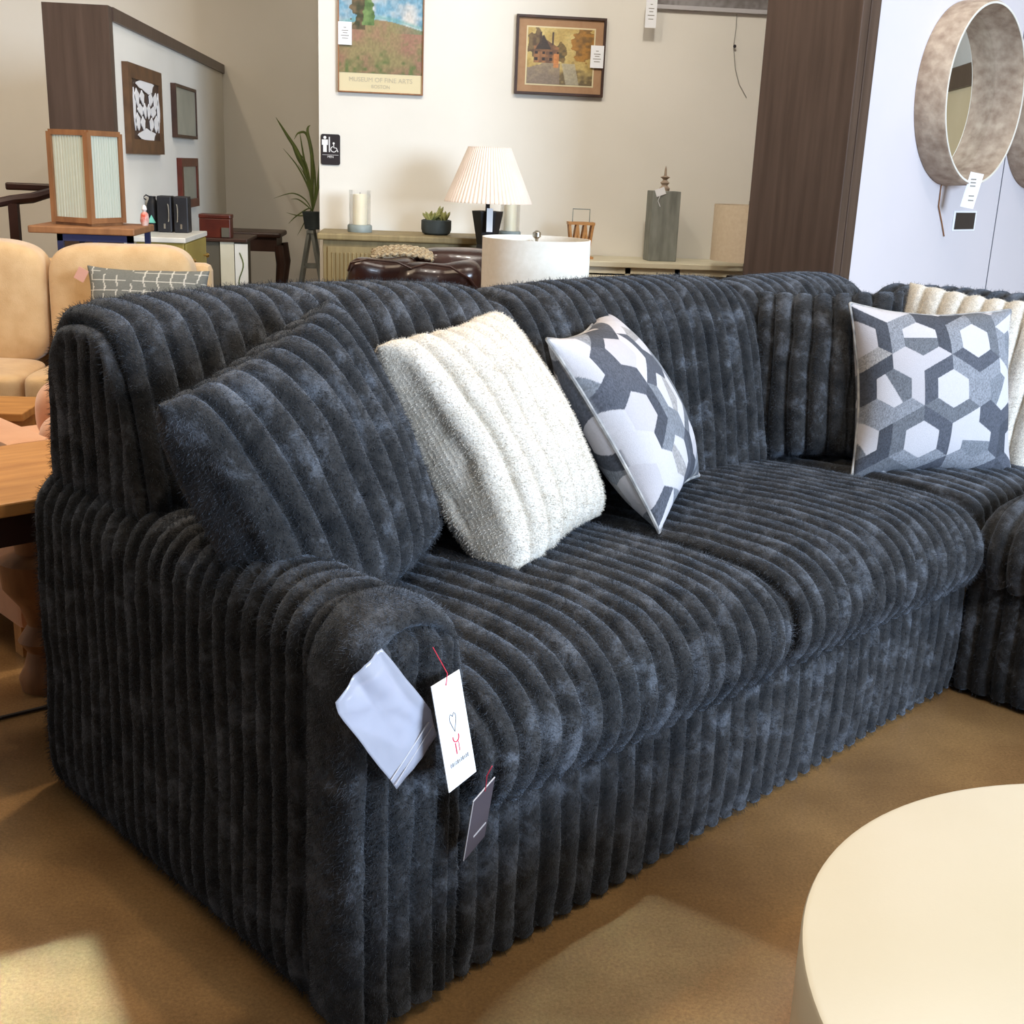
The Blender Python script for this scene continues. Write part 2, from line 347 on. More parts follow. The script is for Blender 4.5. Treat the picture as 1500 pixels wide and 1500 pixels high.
# left partition with walnut post and beam
struct('wall_partition', MB().box(-1.66, -1.404, 5.97, 9.3, 0, 1.875), M['wall'])
struct('trim_1', MB().box(-1.69, -1.395, 5.90, 5.97, 0, 1.935), M['walnut'])
struct('trim_2', MB().box(-1.69, -1.388, 5.97, 9.3, 1.875, 1.935), M['walnut'])
struct('wall_display', MB().box(5.2, 8.7, 6.7, 6.9, 0, 2.05), M['wall_tan'])
struct('trim_6', MB().box(5.1, 8.8, 6.66, 6.94, 2.05, 2.22), M['walnut'])
# right partition wall (parallel to the sofa), walnut end post
Mr = Matrix.Translation(SO) @ Matrix.Rotation(SR, 4, 'Z')
struct('wall_right', MB().box(3.72, 9.0, 1.5, 1.92, 0, 3.4, M=Mr), M['wall_white'])
struct('trim_3', MB().box(3.66, 3.72, 1.47, 1.93, 0, 3.42, .004, M=Mr), M['walnut'])
struct('trim_4', MB().box(3.722, 3.80, 1.468, 1.5, 0, 3.42, .003, M=Mr), M['walnut'])
struct('trim_5', MB().box(5.26, 5.265, 1.497, 1.5, 0, 3.4, M=Mr), M['ink'])

# ------------------------------------------------------------------ sectional sofa
sofa = thing('sectional_sofa', 'large L-shaped sectional sofa in charcoal ribbed plush fur filling the room', 'sofa', SO, SR)
P_ = .05; AMP = .024
seat_loop = [(.02, .315), (-.03, .335), (-.055, .40), (-.035, .465), (.03, .512), (.14, .528), (.35, .525), (.60, .512), (.72, .505), (.745, .46), (.74, .36), (.70, .31), (.35, .305)]
back_loop = [(.60, .44), (.615, .56), (.65, .74), (.695, .90), (.755, .99), (.83, 1.02), (.915, 1.01), (.975, .94), (1.0, .80), (1.01, .62), (1.005, .46), (.95, .41), (.80, .40), (.65, .41)]
# arm
arm_loop = [(0, .03), (-.004, .30), (-.002, .56), (.006, .638), (.045, .682), (.105, .690), (.16, .675), (.195, .63), (.205, .55), (.205, .30), (.20, .03), (.10, .02)]
rsweep('arm', arm_loop, .105, 1.05, .03, .042, .021, sofa, prot, M['fur'], k=1.3, fur=60000)
# arm front panel with vertical ribs
na, nz = 46, 150
aa = np.linspace(.0, 1, na); zz = np.linspace(0, 1, nz)
Aa, Zz = np.meshgrid(aa, zz, indexing='ij')
ax = .01+.185*Aa; zt = .60+.075*np.sqrt(np.clip(1-((ax-.1025)/.095)**2, 0, 1)); pz = .025+(zt-.025)*Zz
edge = np.minimum(np.minimum(Aa, 1-Aa)*.185, (1-Zz)*.6)
pb = .045-.062*np.clip(edge/.03, 0, 1)**.5
Pn = np.stack([ax, pb, pz], -1)
Pn[..., 1] -= .017*(rib((ax-.01)/.0462+.12*vnoise(Pn*8))-.6); Pn[..., 1] -= fluff(Pn, 1.4)
V = Pn.reshape(-1, 3); o = from_arrays('arm_front', V, grid_faces(na, nz), M['fur'], sofa); add_fur(o, 4500)
# border roll around the front of the arm
path = [(-.002, .02), (-.004, .2), (-.002, .4), (.0, .55), (.012, .625), (.05, .672), (.105, .684), (.16, .670), (.194, .625), (.205, .55), (.205, .40), (.205, .2), (.205, .02)]
pc = loop_curve(path, .006, False); n = 20
t = np.gradient(pc, axis=0); t /= np.linalg.norm(t, axis=1, keepdims=True); nrm = np.c_[t[:, 1]*-1, t[:, 0]]
th = np.linspace(0, 2*pi, n, endpoint=False); R0 = .026
Pb = np.zeros((len(pc), n, 3))
for j, a_ in enumerate(th):
    Pb[:, j, 0] = pc[:, 0]+nrm[:, 0]*R0*.95*cos(a_)-nrm[:, 0]*.012; Pb[:, j, 2] = pc[:, 1]+nrm[:, 1]*R0*.95*cos(a_)-nrm[:, 1]*.012; Pb[:, j, 1] = .056+R0*2.5*sin(a_)
nn = grid_normals(Pb, False, True); cc = Pb.mean(1, keepdims=True)
if (nn*(Pb-cc)).sum() < 0: nn = -nn
Pb = Pb+nn*(fluff(Pb, 1.5)+.003*vnoise(Pb*20))[..., None]
o = from_arrays('arm_border', Pb.reshape(-1, 3), grid_faces(len(pc), n, False, True), M['fur'], sofa); add_fur(o, 9000)
# bases
base_loop = [(.0, .03), (-.008, .18), (.0, .32), (.03, .345), (.3, .34), (.6, .3), (.6, .05), (.3, .022), (.03, .018)]
rsweep('base', base_loop, .205, 1.985, .02, P_, .019, sofa, pid, M['fur'], fur=40000)
rsweep('base', [(y+1.985, z) for y, z in base_loop], -1.0, -.0, .02, .052, .019, sofa, prot, M['fur'], fur=12000, ds=.007)
# seat cushions
rsweep('seat_cushion', seat_loop, .212, 1.085, .055, P_, AMP, sofa, pid, M['fur'], crown=.022, phase=.2, fur=60000)
rsweep('seat_cushion', seat_loop, 1.092, 1.975, .055, P_, AMP, sofa, pid, M['fur'], crown=.022, phase=.1, fur=50000)
rsweep('seat_cushion', [(max(y, .0)+.0, z) for y, z in seat_loop[2:]], 1.985, 2.72, .05, P_, AMP, sofa, pid, M['fur'], crown=.01, fur=10000, ds=.008)
rsweep('seat_cushion', [(y+1.99, z) for y, z in seat_loop], -.93, -.02, .055, .055, AMP, sofa, prot, M['fur'], crown=.02, fur=12000, ds=.007)
# back cushions
rsweep('back_cushion', [(y+.045*(y > .9), z) for y, z in back_loop], .03, 1.00, .06, .052, .025, sofa, pid, M['fur'], crown=.022, phase=.3, fur=50000)
rsweep('back_cushion', [(y, z-.012) for y, z in back_loop], 1.01, 1.97, .06, .052, .025, sofa, pid, M['fur'], crown=.016, phase=.1, fur=40000)
rsweep('back_cushion', [(y+.03, z-.035) for y, z in back_loop], 1.985, 2.72, .09, .052, .024, sofa, pid, M['fur'], crown=.02, fur=16000, ds=.008)
rb = [(y+1.99, z-.055) for y, z in back_loop]
rsweep('back_cushion', rb, -.02, .80, .06, .06, .026, sofa, prot, M['fur'], crown=.01, fur=12000, ds=.008)
rsweep('back_cushion', rb, -.95, -.03, .06, .06, .026, sofa, prot, M['fur'], crown=.01, fur=6000, ds=.008)
# rear frame panels and feet
rsweep('back_panel', [(.93, .05), (.935, .4), (.95, .56), (1.0, .59), (1.045, .56), (1.055, .4), (1.055, .05), (1.0, .02)], .06, 3.05, .02, P_, .01, sofa, pid, M['fur'], ds=.012)
rsweep('back_panel', [(2.93, .05), (2.935, .5), (2.95, .72), (3.0, .76), (3.045, .72), (3.055, .5), (3.055, .05), (3.0, .02)], -1.0, 1.0, .02, P_, .01, sofa, prot, M['fur'], ds=.012)
for (a, b) in ((.12, .09), (.12, .95), (1.9, .08), (2.9, .95), (2.1, -.9)):
    MB().box(a-.04, a+.04, b-.04, b+.04, 0, .03, .004).build('foot', M['rubber'], sofa)

# ------------------------------------------------------------------ throw pillows
def pillow_mesh(size, thick, n, ribs=0, amp=0, ex=.5, k=1.0, pinch=.035, corner=1.0, hgt=None):
    hgt = hgt or size
    u = np.linspace(-1, 1, n); U, W = np.meshgrid(u, u, indexing='ij')
    pu = pinch*(1-W**2)*np.abs(U)**3; pw = pinch*(1-U**2)*np.abs(W)**3
    X = U*(size/2)*(1-pu*2); Z = W*(hgt/2)*(1-pw*2)
    T = thick/2*(np.clip((1-U**2)*(1-W**2), 0, 1))**ex
    sides = []
    for s in (-1, 1):
        P = np.stack([X, s*T, Z], -1); nn = grid_normals(P); nn = nn*np.sign(nn[n//2, n//2, 1]*s)
        if ribs:
            e = np.clip(T/(thick*.18), 0, 1)
            d = amp*(rib((U+1)/2*ribs+.10*vnoise(P*10+s))-.5)*e+fluff(P, k)*e*.5+amp*.15*vnoise(P*9)*e
        else: d = .0035*vnoise(P*7)+.002*vnoise(P*16+s)
        sides.append(P+nn*d[..., None])
    return sides, U, W
def pillow(name, label, cat, mt, c, az, lean, roll, size, thick, n=120, ribs=0, amp=.012, color=None, group=None, fur=0, hgt=None, ex=.5, pipe=None, k=1.2, pinch=.035):
    W0 = Vector((sin(az), cos(az), 0)); N0 = Vector((cos(az), -sin(az), 0))
    U0 = Vector((0, 0, 1))*cos(lean)-N0*sin(lean)
    W2 = W0*cos(roll)+U0*sin(roll); U2 = -W0*sin(roll)+U0*cos(roll); Y2 = U2.cross(W2)
    sides, U, Wg = pillow_mesh(size, thick, n, ribs, amp, ex, k, hgt=hgt, pinch=pinch)
    V = [p for p in sides[0].reshape(-1, 3)]; nv = n*n
    idx = np.arange(nv).reshape(n, n); bidx = idx.copy(); inner = sides[1][1:-1, 1:-1].reshape(-1, 3)
    mid = (sides[0]+sides[1])/2
    A = sides[0].copy()
    for sl in ((0, slice(None)), (-1, slice(None)), (slice(None), 0), (slice(None), -1)): A[sl] = mid[sl]
    bidx[1:-1, 1:-1] = nv+np.arange((n-2)*(n-2)).reshape(n-2, n-2)
    V = np.vstack([A.reshape(-1, 3), inner])
    def fc(ix): return np.stack([ix[:-1, :-1], ix[1:, :-1], ix[1:, 1:], ix[:-1, 1:]], -1).reshape(-1, 4)
    F = np.vstack([fc(idx), fc(bidx)[:, ::-1]])
    root = thing(name, label, cat, c, 0, group)
    R = Matrix((W2, Y2, U2)).transposed(); root.rotation_euler = R.to_euler()
    me = bpy.data.meshes.new('cover'); me.from_pydata(V.tolist(), [], F.tolist()); me.update()
    if color is not None:
        uv = np.vstack([np.c_[U.ravel(), Wg.ravel()], np.c_[U[1:-1, 1:-1].ravel()+.37, Wg[1:-1, 1:-1].ravel()]])
        C = color(uv*size/2); a = me.color_attributes.new('col', 'FLOAT_COLOR', 'POINT'); a.data.foreach_set('color', np.c_[C, np.ones(len(C))].ravel())
    o = link_mesh('cover', me, mt, root)
    bm = bmesh.new(); bm.from_mesh(me); bmesh.ops.recalc_face_normals(bm, faces=bm.faces)
    if bm.calc_volume(signed=True) < 0: bmesh.ops.reverse_faces(bm, faces=bm.faces)
    bm.to_mesh(me); bm.free()
    if fur: add_fur(o, abs(fur), .005 if fur > 0 else .0034)
    if pipe:
        e = A; pts = [e[i, 0] for i in range(n)]+[e[-1, j] for j in range(1, n)]+[e[i, -1] for i in range(n-2, -1, -1)]+[e[0, j] for j in range(n-2, 0, -1)]
        MB().tube([tuple(p) for p in pts[::2]], .0045, 6, True).build('piping', pipe, root, True)
    return root
PAL = np.array([srgb(c)[:3] for c in ('#bfbdc3', '#b6b3b9', '#82868f', '#757a83', '#4d515c', '#41454f', '#989697', '#63676f')])
def hexpat(xy, s=.062, seed=1):
    """interlocking hexagons: split centre plus chevron bands"""
    x, y = xy[:, 0], xy[:, 1]
    w_ = s*sqrt(3); q = (sqrt(3)/3*x-y/3)/s; r = (2/3*y)/s
    cx, cz = q, r; cy = -cx-cz; rx, ry, rz = np.round(cx), np.round(cy), np.round(cz)
    dx, dy, dz = abs(rx-cx), abs(ry-cy), abs(rz-cz)
    m1 = (dx > dy) & (dx > dz); m2 = ~m1 & (dy > dz); m3 = ~m1 & ~m2
    rx = np.where(m1, -ry-rz, rx); rz = np.where(m3, -rx-ry, rz)
    px = x-s*(sqrt(3)*rx+sqrt(3)/2*rz); py = y-s*1.5*rz
    ang = np.arctan2(py, px); h = (rx.astype(int)*7+rz.astype(int)*13+seed*5) % 12
    k0 = np.array([0, 2, 4, 1, 3, 5, 2, 0, 4, 5, 1, 3])[h]
    hd = np.max(np.stack([abs(px), abs(px*.5+py*sqrt(3)/2), abs(px*.5-py*sqrt(3)/2)]), 0)/(s*sqrt(3)/2)
    sec = np.floor(np.mod(ang+pi/6-k0*pi/3+2*pi, 2*pi)/(2*pi/3)).astype(int) % 3
    split = (np.sin(ang-k0*pi/3) > 0).astype(int)
    h2 = (h*5+rz.astype(int)*3) % 8
    inner = np.where(split == 1, np.array([0, 1, 0, 1, 6, 0, 0, 1])[h2], np.array([3, 0, 6, 1, 4, 0, 7, 1])[h2])
    outer = np.stack([np.array([4, 5, 4, 5, 7, 4, 5, 4])[h2], np.array([0, 2, 3, 0, 1, 7, 2, 0])[h2], np.array([2, 7, 0, 6, 4, 2, 1, 5])[h2]])[sec, np.arange(len(x))]
    ci = np.where(hd < .56, inner, outer)
    C = PAL[ci]; sp = vnoise(np.c_[x*900, y*350, x*0])[:, None]; amt = np.where(ci >= 2, .42, .04)[:, None]
    return np.clip(C*(1+sp*amt), 0, 1)
pillow('throw_pillow', 'charcoal ribbed plush pillow tilted on its corner against the sofa arm', 'pillow', M['fur'], (-.16, 1.999, .768), radians(30.8), radians(19.9), radians(13.7), .53, .22, 130, 9.5, .024, fur=20000, hgt=.50, ex=.40, pinch=.03)
pillow('throw_pillow', 'cream white ribbed plush pillow leaning in the middle of the sofa', 'pillow', M['white_fur'], (.188, 2.436, .745), radians(30.5), radians(33.3), radians(2.3), .50, .24, 150, 8, .026, fur=-30000, hgt=.53, ex=.38, pinch=.045)
pillow('throw_pillow', 'grey and white hexagon patterned pillow leaning behind the white plush pillow', 'pillow', M['pattern'], (.526, 2.732, .745), radians(26.4), radians(34), radians(3.8), .46, .22, 260, pinch=.06, color=lambda p: hexpat(p, .088, 2), hgt=.50, pipe=M['piping'])
pillow('throw_pillow', 'grey and white hexagon patterned pillow upright in the sofa corner at right', 'pillow', M['pattern'], (1.468, 3.155, .735), radians(83), radians(18), radians(-1.4), .50, .22, 280, pinch=.05, color=lambda p: hexpat(p, .097, 5), hgt=.49, pipe=M['piping'])
pillow('throw_pillow', 'charcoal ribbed plush pillow standing in the back corner left of the patterned pillow', 'pillow', M['fur'], (1.200, 3.29, .755), radians(112), radians(20), radians(4), .42, .18, 110, 7.5, .024, hgt=.50, fur=9000, ex=.42)
pillow('throw_pillow', 'cream white ribbed plush pillow at the right edge behind the patterned pillow', 'pillow', M['white_fur'], tuple(S(2.50, .27, .735)), radians(129), radians(14), radians(-3), .54, .18, 110, 9, .024, fur=-20000, ex=.42)
#@@REST
# ------------------------------------------------------------------ tags on the sofa arm
def hang_frame(name, label, cat, c, az, lean, roll):
    W0 = Vector((sin(az), cos(az), 0)); N0 = Vector((cos(az), -sin(az), 0)); U0 = Vector((0, 0, 1))*cos(lean)-N0*sin(lean)
    W2 = W0*cos(roll)+U0*sin(roll); U2 = -W0*sin(roll)+U0*cos(roll); Y2 = U2.cross(W2)
    t = thing(name, label, cat, c); t.rotation_euler = Matrix((W2, Y2, U2)).transposed().to_euler(); return t
def text(name, body, size, m, parent, loc, rot=(pi/2, 0, 0), ext=.0003):
    c = bpy.data.curves.new(name, 'FONT'); c.body = body; c.size = size; c.align_x = 'CENTER'; c.align_y = 'CENTER'; c.extrude = ext
    c.materials.append(m); f = bpy.data.objects.new(name, c); col.objects.link(f); dg = bpy.context.evaluated_depsgraph_get(); me = bpy.data.meshes.new_from_object(f.evaluated_get(dg)); me.name = name
    bpy.data.objects.remove(f); o = bpy.data.objects.new(name, me); col.objects.link(o); o.parent = parent; o.location = loc; o.rotation_euler = rot; return o
tg = hang_frame('hang_tag', 'tall white hang tag with heart and ribbon mark on the sofa arm', 'tag', (.0705, 1.519, .524), radians(30.9), radians(13.9), radians(-3))
# its local +y points away from the room; the printed face is the one towards the camera
MB().box(-.04, .04, -.0006, .0006, -.078, .078).build('card', M['paper'], tg)
fy = -.0012
hp = [(0, -.014), (-.004, -.006), (-.0085, .003), (-.0085, .010), (-.005, .013), (-.001, .010), (0, .008), (.001, .010), (.005, .013), (.0085, .010), (.0085, .003), (.004, -.006)]
MB().tube([(x, fy, z+.012) for x, z in hp], .0006, 4, True).build('heart_mark', M['ink'], tg)
MB().tube([(.008*sin(a), fy, -.010-.007*cos(a)) for a in np.linspace(-1.9, 1.9, 14)], .0010, 4).tube([(-.004, fy, -.018), (-.004, fy, -.034)], .0010, 4).tube([(.005, fy, -.018), (.005, fy, -.032)], .0006, 4).build('ribbon_mark', M['red_ink'], tg)
mb = MB()
for i, x in enumerate(np.linspace(-.024, .024, 11)):
    if i % 3 == 0: mb.tube([(x+.0014*cos(a), fy, -.045+.0028*sin(a)) for a in np.linspace(0, 6.28, 8)[:-1]], .00035, 3, True)
    elif i % 3 == 1: mb.box(x-.0013, x-.0006, fy-.0003, fy, -.048, -.042).box(x+.0006, x+.0013, fy-.0003, fy, -.048, -.042)
    else: mb.tube([(x-.0014, fy, -.048), (x, fy, -.042), (x+.0014, fy, -.048)], .00035, 3)
mb.build('lettering', M['ink'], tg)
MB().tube([(-.004, -.002, .068), (-.002, -.006, .085), (.012, .02, .12)], .0008, 5).build('string', M['red_ink'], tg)
t2 = hang_frame('hang_tag', 'small charcoal card hanging on a red thread beside the white tag', 'tag', (.115, 1.572, .350), radians(32.7), radians(-13.3), radians(12.7))
MB().box(-.030, .030, -.0008, .0008, -.07, .063).build('card', M['slate_card'], t2)
MB().tube([(-.030, 0, -.07), (-.030, 0, .063), (.030, 0, .063)], .0011, 5).build('edge', M['silver'], t2)
MB().box(-.012, .024, -.0018, -.0008, -.034, -.031).build('line_mark', M['silver'], t2)
MB().tube([(0, -.002, .060), (-.004, -.004, .075), (-.02, -.01, .115), (-.03, -.02, .15)], .0008, 5).build('string', M['red_ink'], t2)
pc_ = thing('plastic_pouch', 'crumpled clear plastic pouch of spare card stuck on the sofa arm front', 'pouch', SO, SR)
pol = [(.002, .676), (.094, .555), (.106, .511), (.035, .450), (-.070, .603), (-.075, .621), (-.029, .661)]
def fillpoly(pol, n, yfn):
    cx, cz = np.mean(pol, 0); V = [(cx, yfn(cx, cz), cz)]; F = []
    P = []
    for k in range(len(pol)):
        a, b = pol[k], pol[(k+1) % len(pol)]
        for t_ in np.linspace(0, 1, 10, endpoint=False): P.append((a[0]+(b[0]-a[0])*t_, a[1]+(b[1]-a[1])*t_))
    m_ = len(P)
    for r in range(1, n+1):
        for p in P: x = cx+(p[0]-cx)*r/n; z = cz+(p[1]-cz)*r/n; V.append((x, yfn(x, z), z))
    for j in range(m_): F.append((0, 1+j, 1+(j+1) % m_))
    for r in range(1, n):
        for j in range(m_): F.append((1+(r-1)*m_+j, 1+r*m_+j, 1+r*m_+(j+1) % m_, 1+(r-1)*m_+(j+1) % m_))
    return V, F
def pouch_y(off):
    def f(x, z):
        fold = .006*abs(math.sin((x*1.6+z)*38))*max(0, 1-abs(z-.64)*12)
        return -.058+off+.003*float(vnoise(np.array([x*22, 0, z*22])))+.0015*float(vnoise(np.array([x*60, 5, z*60])))-fold
    return f
V, F = fillpoly(pol, 14, pouch_y(0)); o = from_arrays('sleeve', V, F, M['plastic'], pc_)
sd = o.modifiers.new('thick', 'SOLIDIFY'); sd.thickness = .0006
V, F = fillpoly([(.004, .648), (.080, .552), (.046, .508), (-.052, .580), (-.058, .618)], 8, pouch_y(.003)); o = from_arrays('card', V, F, M['card'], pc_)
sd = o.modifiers.new('thick', 'SOLIDIFY'); sd.thickness = .0008
MB().tube([(.088, -.060, .540), (.020, -.060, .472)], .0012, 5).tube([(.096, -.060, .532), (.028, -.060, .462)], .0009, 5).build('seal', M['silver'], pc_)

# ------------------------------------------------------------------ coffee table
ct = thing('coffee_table', 'round cream drum coffee table in the lower right corner', 'table', (.986, 1.022, 0))
MB().lathe([(.0, .418), (.52, .418), (.526, .4165), (.528, .412), (.528, .35)][::-1], n=128, cap=False).build('tabletop', M['cream'], ct, True)
MB().lathe([(.515, .0), (.520, .05), (.526, .20), (.528, .35)], n=128, cap=False).build('drum', M['cream'], ct, True)

# ------------------------------------------------------------------ soft boxes
def soft_box(name, x0, x1, y0, y1, z0, z1, m, parent, n=5, seg=20, noise=.004, nscale=5, ns=0):
    u = np.linspace(-1, 1, seg); V = []; F = []; off = 0
    A, B = np.meshgrid(u, u, indexing='ij')
    for ax_ in range(3):
        for s in (-1, 1):
            P = np.zeros((seg, seg, 3)); P[..., ax_] = s; P[..., (ax_+1) % 3] = A; P[..., (ax_+2) % 3] = B
            P = P/((np.abs(P)**n).sum(-1, keepdims=True)**(1/n)); V.append(P.reshape(-1, 3)); F.append(grid_faces(seg, seg)+off); off += seg*seg
    V = np.vstack(V); F = np.vstack(F)
    W = V*np.array([(x1-x0)/2, (y1-y0)/2, (z1-z0)/2])+np.array([(x0+x1)/2, (y0+y1)/2, (z0+z1)/2])
    W = W+V*noise*vnoise(W*nscale+ns)[:, None]
    bm = bmesh.new(); vs = [bm.verts.new(p) for p in W]
    for f in F:
        try: bm.faces.new([vs[i] for i in f])
        except ValueError: pass
    bmesh.ops.remove_doubles(bm, verts=bm.verts, dist=.0005); bmesh.ops.recalc_face_normals(bm, faces=bm.faces)
    me = bpy.data.meshes.new(name); bm.to_mesh(me); bm.free(); return link_mesh(name, me, m, parent)
# beige sofa
bs = thing('beige_sofa', 'beige chenille sofa with two loose back cushions seen at far left', 'sofa', (0, 0, 0))
soft_box('back_cushion', -2.30, -1.478, 4.90, 5.12, .42, .94, M['beige'], bs, 5, 28, .012)
soft_box('back_cushion', -1.468, -.885, 4.90, 5.12, .42, .94, M['beige'], bs, 5, 28, .010, ns=3)
soft_box('seat_cushion', -2.30, -1.478, 4.50, 4.98, .32, .475, M['beige'], bs, 7, 24, .006)
soft_box('seat_cushion', -1.468, -.90, 4.50, 4.98, .32, .475, M['beige'], bs, 7, 24, .006)
MB().box(-2.4, -.84, 4.52, 5.18, .08, .33, .02).build('base', M['beige'], bs)
MB().box(-2.4, -.84, 5.08, 5.18, .30, .86, .03).build('back_frame', M['beige'], bs)
soft_box('arm', -.90, -.76, 4.50, 5.18, .08, .60, M['beige'], bs, 8, 20, .004)
for x, y in ((-2.3, 4.58), (-.88, 4.58), (-2.3, 5.1), (-.88, 5.1)): MB().lathe([(.02, 0), (.03, .09)], (x, y, 0), 12).build('leg', M['dark_wood'], bs)
def plaid(uv):
    x, y = uv[:, 0], uv[:, 1]; C = np.tile(np.array(srgb('#6f716c')[:3]), (len(x), 1))
    ln = (np.abs(np.mod(x+.01*vnoise(np.c_[x*0, y*20, x*0])+.5, .052)-.026) < .0024) | (np.abs(np.mod(y+.008+.5, .062)-.031) < .0022)
    br = vnoise(np.c_[x*30, y*30, x*0+4]) > -.35
    C[ln & br] = srgb('#c9c7bd')[:3]; return C*(1+.12*vnoise(np.c_[x*500, y*500, x*0]))[:, None]
M['plaid'] = vmat('plaid_fabric', .9)
pillow('lumbar_pillow', 'small grey lumbar pillow with thin white grid lines on the beige sofa', 'pillow', M['plaid'], (-1.035, 4.775, .715), radians(88), radians(14), radians(-1), .47, .14, 110, color=plaid, hgt=.30, ex=.45)
tk = thing('care_tag', 'small pink price tag on the corner of the grid pillow', 'tag', (-1.285, 4.78, .835))
MB().box(-.02, .02, -.001, .001, -.03, .02, M=Matrix.Rotation(.5, 4, 'Y')).build('card', mat('pink_paper', srgb('#d9a592'), None, rough=.4), tk)
# blush armchair, low wooden tables and cushions behind the arm
bl = thing('blush_armchair', 'blush velvet armchair half hidden behind the wooden end table at left edge', 'armchair', tuple(S(0, 0, 0)), SR)
MB().box(.19, .31, 1.66, 2.62, .10, .60, .02).build('arm', M['blush'], bl, True)
MB().box(.31, 1.0, 1.70, 2.60, .10, .30, .02).build('base', M['blush'], bl, True)
soft_box('seat_cushion', .315, .98, 1.70, 2.58, .28, .44, M['blush'], bl, 6, 20)
MB().box(.98, 1.12, 1.66, 2.62, .10, .74, .04).build('backrest', M['blush'], bl, True)
for x, y in ((.24, 1.75), (.24, 2.5), (1.0, 1.75), (1.0, 2.5)): MB().box(x-.025, x+.025, y-.025, y+.025, 0, .10).build('leg', M['wood'], bl)
def small_pillow(c, label, r, rz, hh):
    t = thing('round_pillow', label, 'pillow', c, rz); soft_box('cover', -r, r, -.08, .08, -hh, hh, M['blush'], t, 3, 18, .01, 8)
small_pillow(tuple(S(.62, 2.16, .545)), 'blush pillow upright on the blush armchair seat, taller of the two', .13, .5, .105)
small_pillow(tuple(S(.52, 1.93, .515)), 'blush pillow lying lower in front of the taller blush pillow', .12, .5, .08)
wt = thing('low_table', 'honey wood low table in front of the beige sofa at left edge', 'table', (-1.62, 4.30, 0))
MB().box(-.75, .30, -.24, .06, .395, .425, .004).build('tabletop', M['wood'], wt)
MB().box(-.70, .26, -.22, .04, .33, .395).build('apron', M['wood'], wt)
for x in (-.68, .20): MB().box(x, x+.05, -.20, -.15, 0, .33).build('leg', M['wood'], wt)
et = thing('end_table', 'honey wood end table behind the charcoal sofa arm at left edge', 'table', tuple(S(.02, 1.12, 0)), SR)
MB().box(-.85, .30, .01, .50, .575, .605, .004).build('tabletop', M['wood'], et)
MB().box(-.80, .26, .05, .46, .50, .575).build('apron', M['dark_wood'], et)
for k, (x, y) in enumerate(((.17, .12), (.17, .40), (-.72, .12), (-.72, .40))):
    MB().lathe([(.06, 0), (.065, .03), (.05, .06), (.04, .10), (.06, .13), (.035, .17), (.05, .22), (.085, .27), (.09, .34), (.05, .36), (.06, .50)], (x, y, 0), 4 if False else 24).build('leg', M['teak'], et, True)
cb = thing('power_cord', 'thin dark cord lying on the floor at the left edge', 'cord')
MB().tube([(-1.25, 2.2, .006), (-1.05, 2.42, .006), (-.95, 2.60, .006), (-.86, 2.66, .006), (-.8, 2.75, .006)], .005, 6).build('cable', M['rubber'], cb)

# ------------------------------------------------------------------ lantern on side table, dark chair, brown sofa
st = thing('side_table', 'tall side table with wood top on a navy metal frame behind the beige sofa', 'table', (-1.39, 5.42, 0))
MB().box(-.225, .215, -.20, .20, .955, .985, .005).build('tabletop', M['teak'], st)
mb = MB()
for x in (-.10, .19):
    for y in (-.18, .16): mb.box(x-.012, x+.012, y, y+.022, 0, .955)
mb.box(-.112, .202, -.18, -.158, .925, .955); mb.box(.035, .055, -.18, -.158, .60, .925); mb.box(-.112, .202, -.18, -.158, .58, .60)
mb.build('frame', M['navy'], st)
la = thing('lantern', 'square wood lantern with reeded glass panes on the tall side table', 'lantern', (-1.41, 5.42, .985), radians(-27))
h_ = .098
mb = MB()
for x in (-h_, h_):
    for y in (-h_, h_): mb.box(x-.012, x+.012, y-.012, y+.012, .01, .385)
for z in (.012, .372):
    mb.box(-h_, h_, -h_-.011, -h_+.011, z, z+.022).box(-h_, h_, h_-.011, h_+.011, z, z+.022).box(-h_-.011, -h_+.011, -h_, h_, z, z+.022).box(h_-.011, h_+.011, -h_, h_, z, z+.022)
mb.build('frame', M['teak'], la)
for k in range(4):
    pn = MB()
    for j in range(22):
        x = -h_+.014+j*(2*h_-.028)/22; pn.box(x, x+.0085, -h_-.003-(j % 2)*.002, -h_+.002, .03, .372)
    pn.build('glass_pane', M['reeded'], la).rotation_euler = (0, 0, k*pi/2)
MB().box(-h_, h_, -h_, h_, .0, .012).build('base', M['teak'], la)
dc = thing('dark_armchair', 'dark brown wooden chair with curved arms behind the beige sofa', 'chair', (-1.78, 5.87, 0), 0)
MB().box(-.17, .30, .14, .17, 1.10, 1.135, .008).build('top_rail', M['dark_wood'], dc)
MB().tube([(-.13, -.20, 1.045), (-.05, -.16, 1.065), (.02, -.08, 1.075), (.08, .02, 1.10), (.12, .15, 1.12)], [.02, .022, .024, .022, .02], 8).build('arm', M['dark_wood'], dc, True)
MB().box(-.06, -.02, -.18, -.14, .45, 1.05).build('arm_post', M['dark_wood'], dc)
MB().box(.22, .26, .13, .17, .0, 1.12).build('back_post', M['dark_wood'], dc)
MB().box(-.14, .30, -.2, .2, .42, .46, .01).build('seat', M['dark_wood'], dc)
for x, y in ((-.12, -.18), (.26, -.18), (-.12, .17)): MB().box(x-.018, x+.018, y-.018, y+.018, 0, .42).build('leg', M['dark_wood'], dc)
bc = thing('brown_armchair', 'dark brown leather armchair at the far left behind the beige sofa', 'armchair', (-2.42, 5.75, 0))
soft_box('backrest', -.45, .22, -.1, .14, .30, .96, M['leather'], bc, 5, 20, .01)
soft_box('seat', -.45, .22, -.55, -.1, .12, .48, M['leather'], bc, 6, 16, .01)
MB().box(-.4, .18, -.5, .1, 0, .14).build('base', M['dark_wood'], bc)

